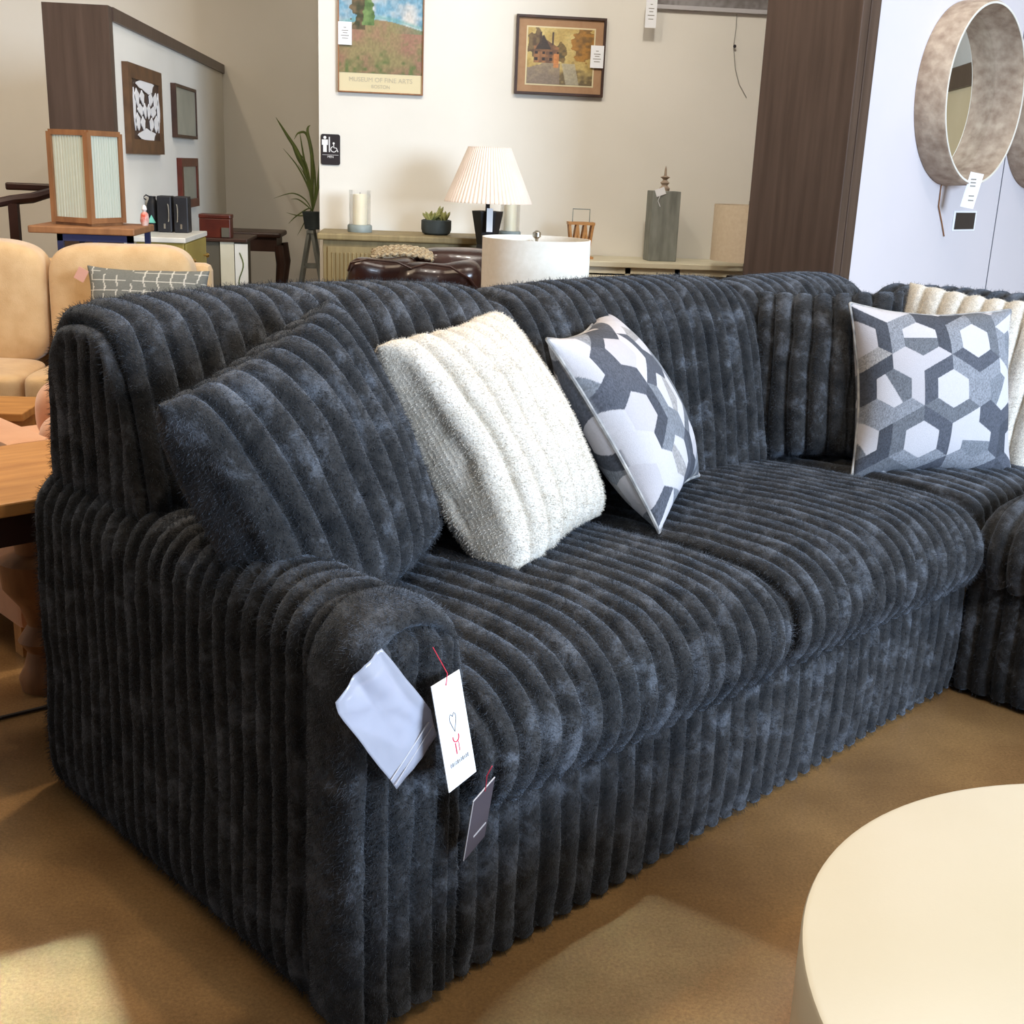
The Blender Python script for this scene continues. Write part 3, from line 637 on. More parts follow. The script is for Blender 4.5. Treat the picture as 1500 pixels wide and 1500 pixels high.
# ------------------------------------------------------------------ left partition: art and dresser
def frame_x(name, label, cat, X, y0, y1, z0, z1, fw, m, inner, d=.03):
    t = thing(name, label, cat, (X, (y0+y1)/2, z0)); hy = (y1-y0)/2; H = z1-z0
    MB().box(0, d, -hy, hy, 0, fw).box(0, d, -hy, hy, H-fw, H).box(0, d, -hy, -hy+fw, fw, H-fw).box(0, d, hy-fw, hy, fw, H-fw).build('frame', m, t)
    MB().box(0, d*.75, -hy+fw, hy-fw, fw, H-fw).build('panel', inner, t); return t
PX = -1.403
fr = frame_x('carved_panel', 'dark framed carved panel with white scrollwork on the left white partition', 'wall art', PX, 6.14, 6.93, 1.29, 1.715, .07, M['frame_wood'], M['frame_dark'])
mb = MB()
def blob(mb, cy, cz, ry, rz, n=14, ph=0, wob=.25, d=.029):
    mb.prism([(cy+ry*(1+wob*sin(3*a+ph))*cos(a), cz+rz*(1+wob*cos(4*a+ph))*sin(a)) for a in np.linspace(0, 2*pi, n, endpoint=False)], d-.004, d, 'x')
for s in (-1, 1):
    for cy, cz, ry, rz in ((.0, .335, .17, .028), (0, .09, .17, .028), (.22, .27, .045, .032), (.22, .155, .045, .032), (.10, .275, .04, .026), (.10, .150, .04, .026), (.15, .213, .05, .022), (.285, .213, .025, .075), (.045, .213, .03, .028)):
        if cy == 0 and s == 1: continue
        blob(mb, s*cy, cz, ry*1.15, rz*1.12, ph=s)
mb.build('scrollwork', M['sign_white'], fr)
frame_x('framed_print', 'thin dark framed pale grey print right of the carved panel', 'picture', PX, 7.32, 8.0, 1.39, 1.69, .018, M['frame_dark'], mat('faded_print', srgb('#8b8c80'), srgb('#a09f90'), 6, .4), .03)
frame_x('small_mirror', 'small brown framed mirror hanging low on the left partition', 'mirror', PX, 7.42, 7.98, .98, 1.275, .05, M['redwood'], mat('mirror_dull', srgb('#7f8378'), srgb('#95988c'), 4, .2), .03)
dr = thing('yellow_dresser', 'olive yellow dresser with white top and brass knobs by the left partition', 'dresser', (-1.24, 6.36, 0))
MB().box(-.115, .115, -.31, .31, .04, .875, .004).build('body', M['yellow'], dr)
MB().box(-.125, .125, -.32, .32, .875, .90, .003).build('top', M['marble'], dr)
for z in (.69, .48, .27, .08):
    d_ = MB().box(.115, .123, -.29, .29, z, z+.18, .003).build('drawer', M['yellow'], dr)
    for y in (-.2, .2):
        k_ = MB().lathe([(.004, 0), (.004, .012), (.013, .016), (.013, .024), (.006, .03)], n=12, M=Matrix.Translation((.123, y, z+.09)) @ Matrix.Rotation(pi/2, 4, 'Y')).build('knob', M['brass'], d_)
for x in (-.1, .10):
    for y in (-.28, .28): MB().box(x-.015, x+.015, y-.015, y+.015, 0, .04).build('foot', M['dark_wood'], dr)
bt = thing('water_bottle', 'black bottle with a pale green triangle on the yellow dresser', 'bottle', (-1.362, 6.50, .90))
MB().lathe([(.03, 0), (.032, .01), (.032, .13), (.025, .15), (.018, .165), (.018, .18)], n=20).build('body', M['black'], bt, True)
MB().tube([(-.005, -.0, .172), (-.03, -.01, .185), (-.045, -.01, .172), (-.03, -.01, .16)], .004, 6).build('handle', M['black'], bt)
MB().prism([(-.024, .045), (.02, .045), (-.002, .085)], -.0345, -.031, 'y').build('triangle_mark', M['teal'], bt)
for k, x in enumerate((-1.29, -1.205)):
    sp = thing('black_canister', ('black box with curved silver handle, left one on the yellow dresser', 'black box with curved silver handle, right one on the yellow dresser')[k], 'box', (x, 6.48, .90))
    MB().box(-.037, .037, -.05, .05, 0, .185, .006).build('body', M['black'], sp)
    MB().tube([(.02*(1 if k == 0 else -1)+.006*cos(a), -.055-.006*cos(a), .10+.045*sin(a)) for a in np.linspace(-1.5, 1.5, 9)], .003, 6).build('handle', M['nickel'], sp)
    MB().box(-.005, .005, -.052, -.05, .02, .045).build('latch', M['nickel'], sp)
ro = thing('red_figurine', 'small red and white ornament just right of the lantern', 'ornament', (-1.19, 5.50, .985))
MB().lathe([(.014, 0), (.02, .02), (.017, .05), (.008, .06)], n=16).build('body', mat('red_glaze', srgb('#c9472e'), srgb('#e7d9cf'), 30, .3), ro, True)
MB().lathe([(.004, .058), (.012, .07), (.008, .085), (.002, .09)], n=12).build('head', M['sign_white'], ro, True)
# cabinet and cabriole table beyond the dresser
cab = thing('painted_cabinet', 'low dark cabinet with a cream panel and painted flower door beyond the dresser', 'cabinet', (-1.16, 7.32, 0))
MB().box(-.12, .15, -.10, .32, .05, .81, .004).build('body', M['interior'], cab)
MB().box(-.22, .19, -.13, .34, .81, .83, .004).build('top', M['frame_dark'], cab)
MB().box(.03, .11, -.112, -.10, .06, .81).build('side_panel', M['console'], cab)
d_ = MB().box(.115, .19, -.115, -.10, .06, .80).build('door', M['marble'], cab)
mb = MB().tube([(.15+.014*sin(z*30), -.118, z) for z in np.linspace(.15, .75, 30)], .0035, 5)
mb.build('flower_painting', M['leaf'], d_)
for x in (-.1, .13): MB().box(x-.015, x+.015, -.08, -.05, 0, .05).build('foot', M['dark_wood'], cab)
jb = thing('jewelry_box', 'small mahogany box on top of the painted cabinet', 'box', (-1.15, 7.28, .83))
MB().box(-.10, .08, -.06, .06, 0, .11, .004).build('body', M['redwood'], jb)
MB().box(-.103, .083, -.063, .063, .11, .135, .006).build('lid', M['redwood'], jb)
MB().box(.03, .075, -.075, -.06, .005, .06, .002).build('clock_face', M['interior'], jb)
cvt = thing('console_table', 'dark curvy legged console table in the far corner of the left room', 'table', (-1.02, 8.2, 0))
MB().box(-.33, .16, -.20, .20, .79, .825, .012).build('tabletop', M['frame_dark'], cvt)
MB().box(-.30, .13, -.17, .17, .70, .79).build('apron', M['frame_dark'], cvt)
for x in (-.28, .12):
    for y in (-.16, .16):
        s = 1 if x > 0 else -1
        MB().tube([(x+s*.02, y, .74), (x+s*.035, y, .62), (x+s*.015, y, .42), (x-s*.005, y, .2), (x+s*.01, y, .06), (x+s*.03, y, .01)], [.03, .032, .022, .015, .013, .018], 8).build('leg', M['frame_dark'], cvt, True)

# ------------------------------------------------------------------ palm on a stand behind the wall corner
ps = thing('ladder_stand', 'grey wooden A-frame stand under the palm at the wall corner', 'stand', (-.72, 8.6, 0))
mb = MB()
for s in (-1, 1):
    mb.tube([(-.14, .12*s, .01), (.0, .10*s, .82)], .016, 4); mb.tube([(.16, .12*s, .01), (.02, .10*s, .82)], .016, 4)
for z in (.30, .56, .80): mb.box(-.11+z*.12, .13-z*.12, -.12, .12, z, z+.018)
mb.build('frame', M['grey_wood'], ps)
pl = thing('potted_palm', 'tall green palm with long narrow leaves by the wall corner', 'plant', (-.70, 8.6, .824))
MB().lathe([(.055, 0), (.07, .1), (.075, .12)], n=20).build('pot', M['slate'], pl, True)
def leaf(mb, pts, wd, up=(0, -1, 0)):
    pts = [Vector(p) for p in pts]; fine = []
    for i in range(len(pts)-1):
        for t_ in np.linspace(0, 1, 6, endpoint=False):
            p0 = pts[max(i-1, 0)]; p1 = pts[i]; p2 = pts[i+1]; p3 = pts[min(i+2, len(pts)-1)]
            fine.append(.5*((2*p1)+(-p0+p2)*t_+(2*p0-5*p1+4*p2-p3)*t_*t_+(-p0+3*p1-3*p2+p3)*t_**3))
    fine.append(pts[-1]); N_ = len(fine); L_ = []; R_ = []; C_ = []
    for i, p in enumerate(fine):
        d = (fine[min(i+1, N_-1)]-fine[max(i-1, 0)]).normalized(); s = d.cross(Vector(up)).normalized(); q = i/(N_-1); w_ = wd*max(.05, sin(pi*min(1, q*.9+.08)))
        L_.append(mb.bm.verts.new(p+s*w_)); R_.append(mb.bm.verts.new(p-s*w_)); C_.append(mb.bm.verts.new(p+Vector(up)*w_*.35))
    for i in range(N_-1):
        mb.bm.faces.new((L_[i], C_[i], C_[i+1], L_[i+1])); mb.bm.faces.new((C_[i], R_[i], R_[i+1], C_[i+1]))
B0 = (0, 0, .12)
for i, (pts, wd) in enumerate([
    ([B0, (-.02, 0, .3), (-.09, -.02, .50), (-.17, -.03, .63), (-.24, -.05, .74)], .014), ([B0, (-.02, 0, .26), (-.10, 0, .42), (-.20, 0, .54)], .006),
    ([B0, (0, 0, .30), (.0, -.02, .5), (-.03, 0, .66), (-.01, 0, .70)], .013), ([B0, (-.05, 0, .20), (-.14, 0, .24), (-.27, 0, .20)], .005),
    ([B0, (-.04, 0, .16), (-.10, 0, .2), (-.15, 0, .20)], .005), ([B0, (-.03, .0, .35), (-.10, 0, .48), (-.15, 0, .60)], .010),
    ([B0, (.02, 0, .34), (-.03, .02, .62), (-.09, 0, .645), (-.12, -.02, .60)], .009), ([B0, (-.03, 0, .14), (-.12, 0, .08), (-.17, 0, .03)], .005),
    ([B0, (.04, 0, .3), (.06, 0, .5), (.07, 0, .72)], .012), ([B0, (-.03, -.02, .10), (-.10, -.02, .09), (-.18, -.04, .11)], .005), ([B0, (-.01, -.03, .3), (-.04, -.06, .45), (-.09, -.08, .52)], .006),
    ([B0, (-.01, .02, .25), (-.05, .0, .36), (-.10, .0, .44)], .005), ([B0, (-.02, .02, .12), (-.07, .0, .02), (-.11, .0, -.05)], .004), ([B0, (-.02, 0, .28), (-.06, 0, .50), (-.085, 0, .66)], .008)]):
    mb = MB(); leaf(mb, pts, wd); o = mb.build('leaf', M['leaf'], pl, True); sd = o.modifiers.new('thick', 'SOLIDIFY'); sd.thickness = .0015

# ------------------------------------------------------------------ main back wall: pictures and signs
WY = 6.998
def painted(name, x0, x1, z0, z1, y, fn, parent, nx=150, nz=150):
    X, Z = np.meshgrid(np.linspace(0, 1, nx), np.linspace(0, 1, nz), indexing='ij')
    V = np.stack([x0+(x1-x0)*X, y+0*X, z0+(z1-z0)*Z], -1).reshape(-1, 3)
    me = bpy.data.meshes.new(name); me.from_pydata(V.tolist(), [], grid_faces(nx, nz).tolist()); me.update()
    C = np.clip(fn(X.ravel(), Z.ravel()), 0, 1); a = me.color_attributes.new('col', 'FLOAT_COLOR', 'POINT'); a.data.foreach_set('color', np.c_[C, np.ones(len(C))].ravel())
    o = link_mesh(name, me, M['art'], parent, False); sd = o.modifiers.new('thick', 'SOLIDIFY'); sd.thickness = .002; sd.offset = 0; return o
def c3(h): return np.array(srgb(h)[:3])
def mixc(A, B, t_): t_ = np.clip(t_, 0, 1)[:, None]; return A*(1-t_)+B*t_
def landscape(x, z):
    n1 = vnoise(np.c_[x*6, z*9, x*0]); n2 = vnoise(np.c_[x*22, z*30, x*0+5]); n3 = vnoise(np.c_[x*60, z*60, x*0+9]); o = np.ones((len(x), 1))
    sky = mixc(o*c3('#6f9db5'), o*c3('#c9c4bd'), .45+.8*n1+.3*n2-(z-.7)*.6)
    fld = mixc(o*c3('#8d8058'), o*c3('#96705c'), .5+.7*n1+.4*n2+(np.abs(x-.5)-.2)); fld = mixc(fld, o*c3('#5d6a3c'), (n2*.8+(.18-z)*3)); fld = mixc(fld, o*c3('#62805c'), ((x-.62)*2)*((z > .36) & (z < .46)))
    hor = .44+.05*np.cos((x-.45)*4)-.02; C = np.where((z > hor)[:, None], sky, fld); C = mixc(C, o*c3('#6fa3a0'), (1-np.abs(z-hor-.02)/.03)*.8)
    t1 = (np.abs(x-.23+.03*n2) < .10*(.8+.4*n2)) & (z > .38); t2 = (np.abs(x-.35+.02*n2) < .07*(1-(z-.4)*1.3)) & (z > .42) & (z < .85)
    C = np.where(t1[:, None], mixc(o*c3('#3e4128'), o*c3('#6b5a41'), .5+n2), C); C = np.where(t2[:, None], mixc(o*c3('#4d6a38'), o*c3('#6f8a52'), .5+n2), C)
    return C*(1+.16*n3+.1*n2)[:, None]
def cottage(x, z):
    n1 = vnoise(np.c_[x*6, z*6, x*0+2]); n2 = vnoise(np.c_[x*20, z*20, x*0+6]); n3 = vnoise(np.c_[x*50, z*50, x*0+9]); o = np.ones((len(x), 1))
    C = mixc(o*c3('#b59a58'), o*c3('#cdb877'), .5+n1); C = mixc(C, o*c3('#6a5a3c'), (.42-z)*3+.5*n2)
    C = mixc(C, o*c3('#87786a'), ((x < .5) & (z < .35+.1*n1))*.8); C = mixc(C, o*c3('#a8a08a'), (np.abs(x-.62-.2*(.4-z)) < .10)*(z < .38)*.8)
    tr = ((x-.86)**2/.03+(z-.75)**2/.12 < 1+n2*.5); C = np.where(tr[:, None], mixc(o*c3('#7a5a2a'), o*c3('#a5752f'), .5+n2), C)
    tr = ((x-.5)**2/.008+(z-.58)**2/.03 < 1+n2*.6); C = np.where(tr[:, None], mixc(o*c3('#54492c'), o*c3('#7d6436'), .5+n2), C)
    tr = ((x-.13)**2/.02+(z-.7)**2/.06 < 1+n2*.6); C = np.where(tr[:, None], mixc(o*c3('#5a4630'), o*c3('#75603f'), .5+n2), C)
    hs = (x > .1) & (x < .47) & (z > .38) & (z < .66+.14*(1-np.abs(x-.27)/.2)); C = np.where(hs[:, None], mixc(o*c3('#6b4e38'), o*c3('#9a6b43'), .5+n2), C)
    rf = (np.abs(x-.24) < .12*(1-(z-.62)/.26)) & (z > .62) & (z < .88); C = np.where(rf[:, None], o*c3('#3f3229'), C)
    ch = ((np.abs(x-.2) < .014) | (np.abs(x-.38) < .014)) & (z > .7) & (z < .93); C = np.where(ch[:, None], o*c3('#4a382b'), C)
    wn = (np.mod(x*9, 1) < .4) & (np.mod(z*9+.2, 1) < .45) & hs & (z < .6); C = np.where(wn[:, None], o*c3('#33261e'), C)
    C = mixc(C, o*c3('#cd8446'), (np.abs(x-.44) < .04)*(z > .3)*(z < .55)*.8)
    return C*(1+.14*n3)[:, None]
def darkart(x, z):
    n1 = vnoise(np.c_[x*7, z*9, x*0+2]); n2 = vnoise(np.c_[x*90, z*40, x*0+6]); o = np.ones((len(x), 1))
    return mixc(o*c3('#6a6360'), o*c3('#8f8c8c'), .5+.6*n1+.4*n2)
def frame_y(name, label, x0, x1, z0, z1, fw, m, d=.03, cat='picture'):
    t = thing(name, label, cat, ((x0+x1)/2, WY, z0)); h = (x1-x0)/2; H = z1-z0
    MB().box(-h, h, -d, 0, 0, fw, .001).box(-h, h, -d, 0, H-fw, H, .001).box(-h, -h+fw, -d, 0, fw, H-fw).box(h-fw, h, -d, 0, fw, H-fw).build('frame', m, t); return t, h, H
t, h, H = frame_y('landscape_poster', 'framed landscape poster with trees and a captioned cream border on the back wall', -.423, .05, 1.665, 2.37, .007, M['teak'], .025)
MB().box(-h+.007, h-.007, -.012, 0, .007, H-.007).build('backing', M['mount_cream'], t)
painted('painting', -h+.007, h-.007, .105, H-.01, -.0135, landscape, t)
text('caption', 'MUSEUM OF FINE ARTS', .034, mat('pale_ink', srgb('#b9b09a'), None, rough=.8), t, (0, -.0135, .07))
text('caption', 'BOSTON', .026, bpy.data.materials['pale_ink'], t, (0, -.0135, .035))
def price_tag(label, x, z, y, w_=.074, h_=.118, rz=0):
    t = thing('price_tag', label, 'tag', (x, y, z)); t.rotation_euler = (0, rz, 0)
    MB().box(-w_/2, w_/2, -.0008, .0008, -h_/2, h_/2).build('card', M['paper'], t)
    mb = MB()
    for k, ww in ((.25, .2), (.12, .5), (.02, .35), (-.1, .6), (-.22, .45)): mb.box(-w_*ww/2, w_*ww/2, -.0014, -.0008, h_*k-.002, h_*k+.002)
    mb.build('print', M['cord'], t); return t
price_tag('white price tag stuck on the left side of the landscape poster', -.383, 1.970, 6.971)
t, h, H = frame_y('cottage_painting', 'dark framed autumn cottage painting with tan mount in the middle of the back wall', .562, 1.066, 1.699, 2.115, .014, M['frame_dark'], .03)
MB().box(-h+.014, h-.014, -.016, 0, .014, H-.014).build('mount', M['mat_tan'], t)
MB().box(-h+.058, h-.058, -.018, -.016, .050, H-.056).build('inner_mount', M['mount_cream'], t)
painted('painting', -h+.066, h-.066, .058, H-.064, -.019, cottage, t)
price_tag('white price tag on the right side of the cottage painting', 1.020, 1.912, 6.965)
t, h, H = frame_y('grey_textile_art', 'large grey textile artwork cut off at the top of the back wall', 1.318, 2.75, 2.180, 2.9, .022, M['silver'], .03)
painted('textile', -h+.022, h-.022, .022, H-.022, -.018, darkart, t, 160, 80)
price_tag('long white price tag hanging at the left end of the grey textile artwork', 1.298, 2.150, 6.90, .062, .16)
nl = thing('wall_nail', 'dark nail with a loose wire on the back wall below the grey artwork', 'nail', (1.803, 6.998, 2.005))
MB().lathe([(.002, 0), (.002, .02), (.009, .021), (.009, .026)], n=10, M=Matrix.Rotation(pi/2, 4, 'X')).build('nail', M['black'], nl)
MB().tube([(0, -.008, .17), (.003, -.006, .09), (-.002, -.006, .0), (.02, -.005, -.12), (.05, -.005, -.2), (.10, -.005, -.27)], .0022, 5).build('wire', M['cord'], nl)
sg = thing('restroom_sign', 'black restroom sign with man and wheelchair symbols at the wall corner', 'sign', (-.466, 6.998, 1.355))
pts = []
for cx, cz, a0 in ((.042, .071, 0), (-.042, .071, pi/2), (-.042, -.071, pi), (.042, -.071, 1.5*pi)):
    for a in np.linspace(a0, a0+pi/2, 5): pts.append((cx+.012*cos(a), cz+.012*sin(a)))
MB().prism(pts, -.006, 0).build('plate', M['sign_black'], sg)
mb = MB(); Y0, Y1 = -.0075, -.006
def disc(cx, cz, r): mb.prism([(cx+r*cos(a), cz+r*sin(a)) for a in np.linspace(0, 2*pi, 14, endpoint=False)], Y0, Y1)
disc(-.031, .064, .0085); mb.box(-.048, -.014, Y0, Y1, .024, .053); mb.box(-.041, -.021, Y0, Y1, -.014, .024)
mb.box(-.009, -.003, Y0, Y1, -.014, .068); disc(.018, .034, .006)
mb.tube([(.018+.016*cos(a), -.0075, .002+.015*sin(a)) for a in np.linspace(1.8, 5.9, 14)], .0028, 4)
mb.tube([(.018, -.0075, .028), (.019, -.0075, .010), (.033, -.0075, .009), (.042, -.0075, -.012)], .003, 4)
mb.box(-.045, .045, Y0, Y1, -.030, -.0285)
mb.build('pictograms', M['sign_white'], sg)
text('lettering', 'MEN', .017, M['sign_white'], sg, (0, -.0075, -.040), ext=.0008)

# ------------------------------------------------------------------ sideboard and console with their objects
sb = thing('sideboard', 'olive brown wooden sideboard with reeded doors along the back wall', 'sideboard', (.20, 6.77, 0))
MB().box(-.68, .60, -.20, .22, .08, .885, .004).build('body', M['sideboard'], sb)
MB().box(-.71, .63, -.235, .225, .885, .92, .008).build('top', M['sideboard'], sb)
for k in range(4):
    x0 = -.655+k*.31
    mb = MB().box(x0, x0+.30, -.214, -.20, .12, .85, .002)
    for j in range(12): mb.box(x0+.02+j*.0225, x0+.033+j*.0225, -.222, -.212, .16, .82, .004, seg=1)
    d_ = mb.build('door', M['sideboard'], sb)
    MB().lathe([(.005, 0), (.012, .012), (.008, .02)], n=10, M=Matrix.Translation((x0+(.28 if k % 2 == 0 else .02), -.214, .5)) @ Matrix.Rotation(pi/2, 4, 'X')).build('knob', M['brass'], d_)
for x in (-.64, .56):
    for y in (-.17, .19): MB().box(x-.025, x+.025, y-.02, y+.02, 0, .08).build('foot', M['sideboard'], sb)
cn = thing('console', 'long cream console with drawers and open shelves against the back wall', 'console', (1.55, 6.77, 0))
MB().box(-.70, .95, -.235, .225, .79, .82, .004).build('top', M['console'], cn)
mb = MB().box(-.68, .93, -.21, .22, .06, .10)
for x in (-.68, -.365, -.085, .33, .90): mb.box(x, x+.03, -.215, .22, .06, .79)
mb.box(-.68, .93, -.215, .22, .755, .79).box(-.68, .93, .20, .22, .10, .755)
mb.build('body', M['console'], cn)
MB().box(-.34, .90, -.19, .20, .44, .46).build('shelf', M['interior'], cn)
for z in (.60, .44, .28, .12):
    d_ = MB().box(-.645, -.372, -.222, -.205, z, z+.145, .003).build('drawer', M['console'], cn)
    MB().lathe([(.004, 0), (.011, .012), (.007, .02)], n=10, M=Matrix.Translation((-.508, -.222, z+.07)) @ Matrix.Rotation(pi/2, 4, 'X')).build('knob', M['nickel'], d_)
for x in (-.66, .91):
    for y in (-.19, .2): MB().box(x-.02, x+.02, y-.02, y+.02, 0, .06).build('foot', M['console'], cn)
def hurricane(x, y, z, label, s=1.0):
    t = thing('hurricane_candle', label, 'candle holder', (x, y, z)); t.scale = (s, s, s)
    MB().lathe([(.066, 0), (.068, .004), (.068, .034), (.064, .04)], n=28).build('base', M['zinc'], t, True)
    MB().lathe([(.060, .04), (.060, .225), (.058, .225), (.058, .04)], n=32, cap=False).build('glass', M['glass'], t, True)
    c_ = MB().lathe([(.039, .04), (.039, .196), (.034, .204), (.01, .204)], n=28).build('candle', M['wax'], t, True)
    MB().tube([(0, 0, .204), (.001, 0, .214)], .0015, 5).build('wick', M['black'], c_)
hurricane(-.29, 6.75, .92, 'ivory pillar candle in a glass cylinder at the left end of the sideboard')
hurricane(.545, 6.72, .92, 'glass hurricane candle half hidden under the pleated lamp', .92)
sp = thing('potted_succulent', 'small green succulent in a dark round bowl on the sideboard', 'plant', (.135, 6.75, .92))
MB().lathe([(.062, 0), (.078, .01), (.084, .03), (.084, .078), (.076, .082), (.070, .074), (.01, .070)], n=32).build('pot', M['slate'], sp, True)
rr = random.Random(5)
for k in range(26):
    a = rr.uniform(0, 2*pi); l = rr.uniform(.03, .075); tl = rr.uniform(.2, 1.2); bx, by = rr.uniform(-.05, .05), rr.uniform(-.03, .03)
    d = Vector((cos(a)*sin(tl), sin(a)*sin(tl), cos(tl))); p = Vector((bx, by, .072)); e = p+d*l*(1.4 if bx < 0 else .9)
    MB().tube([p, p+(e-p)*.4, p+(e-p)*.8, e], [.004, .009, .008, .001], 6).build('leaf', M['leaf_pale'], sp, True)
def pleated_shade(n, r0, r1, z0, z1, m, parent, d=.004):
    V = []; N_ = n*4
    for r, z in ((r0, z0), (r0, z0+.004), (r1, z1-.004), (r1, z1)):
        for k in range(N_):
            rr_ = r+d*(r/r0)*(1 if (k % 4) in (0, 1) else -1); a = 2*pi*k/N_; V.append((rr_*cos(a), rr_*sin(a), z))
    F = [(i*N_+k, i*N_+(k+1) % N_, (i+1)*N_+(k+1) % N_, (i+1)*N_+k) for i in range(3) for k in range(N_)]
    o = from_arrays('lamp_shade', V, F, m, parent, False); sd = o.modifiers.new('thick', 'SOLIDIFY'); sd.thickness = .002; return o
pp = thing('table_lamp', 'table lamp with a pleated empire shade and black hourglass base', 'lamp', (.397, 6.72, .92))
pp.location = (.397, 6.50, .0); pp.location.z = 0
# the lamp stands on a small stool in front of the sideboard, its base passing behind the leather chair
pleated_shade(64, .228, .112, 1.115, 1.395, M['pleat'], pp)
MB().lathe([(.002, .93), (.07, .932), (.072, 1.055), (.068, 1.062), (.012, 1.064), (.010, 1.12), (.001, 1.12)], n=4).build('neck', M['black'], pp)
bpy.data.objects.remove([c for c in pp.children if c.name.startswith('neck')][0])
MB().lathe([(.105, .56), (.105, .60), (.052, .90), (.082, 1.065), (.082, 1.072), (.012, 1.074), (.010, 1.17)], n=6).build('base', M['black'], pp)
MB().box(-.01, .022, -.10, -.099, .97, 1.09).build('price_label', M['paper'], pp)
ls = thing('round_stool', 'small dark stool carrying the pleated lamp behind the leather chair', 'stool', (.397, 6.36, 0))
ls.location = (.397, 6.38, 0); pp.location = (.397, 6.38, 0)
MB().lathe([(.145, .53), (.15, .535), (.15, .555), (.145, .56)], n=28).build('seat', M['dark_wood'], ls, True)
for k in range(4):
    a = pi/4+k*pi/2; MB().tube([(.10*cos(a), .10*sin(a), .535), (.13*cos(a), .13*sin(a), 0)], .014, 8).build('leg', M['dark_wood'], ls, True)
zz_ = thing('zigzag_lantern', 'small lantern of zigzag wooden slats with a wire handle on the console', 'lantern', (.945, 6.72, .82))
zz_.location = (.945, 6.72, .82)
MB().box(-.075, .075, -.045, .045, 0, .012).build('base', M['wood'], zz_)
MB().box(-.075, .075, -.045, .045, .185, .20).build('lid', M['wood'], zz_)
mb = MB()
for k in range(6):
    x0, x1 = -.066+k*.022, -.044+k*.022
    for y in (-.036, .036): mb.tube([(x0 if k % 2 else x1, y, .012), (x1 if k % 2 else x0, y, .188)], .009, 4)
mb.build('slats', M['wood'], zz_)
MB().tube([(-.048, 0, .20), (-.048, 0, .27), (.048, 0, .27), (.048, 0, .20)], .003, 6).build('handle', M['zinc'], zz_)
pr = thing('grey_pillar', 'tall square weathered grey pillar ornament with a turned finial on the console', 'ornament', (1.413, 6.75, .82), radians(4))
MB().box(-.082, .082, -.06, .06, 0, .385, .004).build('column', M['grey_wood'], pr)
MB().lathe([(.028, .385), (.030, .40), (.016, .415), (.026, .43), (.010, .445), (.028, .46), (.008, .468), (.006, .50), (.001, .52)], n=16).build('finial', M['whitewash'], pr, True)
o = MB().box(-.028, .028, -.066, -.064, -.02, .02, M=Matrix.Rotation(-.35, 4, 'Y')).build('price_label', M['paper'], pr); o.location = (-.04, 0, .38)
MB().tube([(-.04, -.064, .36), (-.05, -.064, .33), (-.035, -.064, .30)], .002, 5).build('twine', M['paper'], pr)
def drum_shade(r, z0, z1, m, parent, wall=.003):
    return MB().lathe([(r, z0), (r, z1), (r-wall, z1), (r-wall, z0), (r, z0)], n=64, cap=False).build('lamp_shade', m, parent, True)
dl = thing('drum_lamp', 'beige drum shade lamp on a dark pleated base near the walnut post', 'lamp', (1.79, 6.30, 0))
drum_shade(.19, .865, 1.155, mat('tan_shade', srgb('#cfbda3'), srgb('#d8c8b0'), 60, .9), dl)
MB().lathe([(.01, .77), (.012, .92)], n=12).build('stem', M['black'], dl)
V = []; N_ = 24
mb = MB()
rings = []
for r, z in ((.10, .60), (.095, .70), (.085, .785), (.02, .79)):
    rings.append([mb.bm.verts.new(((r*(1+.10*(k % 2)))*cos(2*pi*k/N_), (r*(1+.10*(k % 2)))*sin(2*pi*k/N_), z)) for k in range(N_)])
for a, b in zip(rings, rings[1:]):
    for k in range(N_): mb.bm.faces.new((a[k], a[(k+1) % N_], b[(k+1) % N_], b[k]))
mb.bm.faces.new(rings[0][::-1]); mb.bm.faces.new(rings[-1]); mb.build('base', M['black'], dl)
MB().lathe([(.012, 0), (.012, .02), (.003, .03)], (0, 0, 1.155), 10).tube([(-.19, 0, 1.145), (.19, 0, 1.145)], .002, 5).build('finial', M['nickel'], dl)
pn = thing('pedestal', 'dark wooden pedestal table under the beige drum lamp', 'table', (1.79, 6.30, 0))
MB().lathe([(.17, .57), (.18, .575), (.18, .595), (.17, .60)], n=28).build('top', M['dark_wood'], pn, True)
MB().lathe([(.14, 0), (.13, .03), (.03, .06), (.03, .57)], n=20).build('column', M['dark_wood'], pn, True)

# ------------------------------------------------------------------ white drum lamp behind the sofa and leather chair
wl = thing('drum_lamp', 'large white drum shade lamp directly behind the charcoal sofa back', 'lamp', (.413, 3.97, 0))
drum_shade(.180, .80, 1.077, M['shade'], wl)
MB().tube([(-.17, 0, 1.060), (.17, 0, 1.060)], .002, 5).tube([(0, -.17, 1.060), (0, .17, 1.060)], .002, 5).build('spider', M['nickel'], wl)
MB().lathe([(.004, 1.06), (.006, 1.075), (.014, 1.082), (.014, 1.095), (.005, 1.102)], n=14).build('finial', M['nickel'], wl, True)
MB().lathe([(.09, .52), (.09, .54), (.03, .56), (.05, .65), (.03, .76), (.012, .80), (.010, 1.06)], n=20).build('base', M['nickel'], wl, True)
wt2 = thing('lamp_table', 'small round wooden table under the white drum lamp behind the sofa', 'table', (.413, 3.97, 0))
MB().lathe([(.24, .49), (.25, .495), (.25, .515), (.24, .52)], n=36).build('top', M['teak'], wt2, True)
for k in range(3):
    a = k*2*pi/3; MB().tube([(.15*cos(a), .15*sin(a), .49), (.21*cos(a), .21*sin(a), 0)], .015, 8).build('leg', M['teak'], wt2, True)
lc = thing('leather_armchair', 'glossy dark brown leather recliner behind the charcoal sofa', 'armchair', (0, 0, 0))
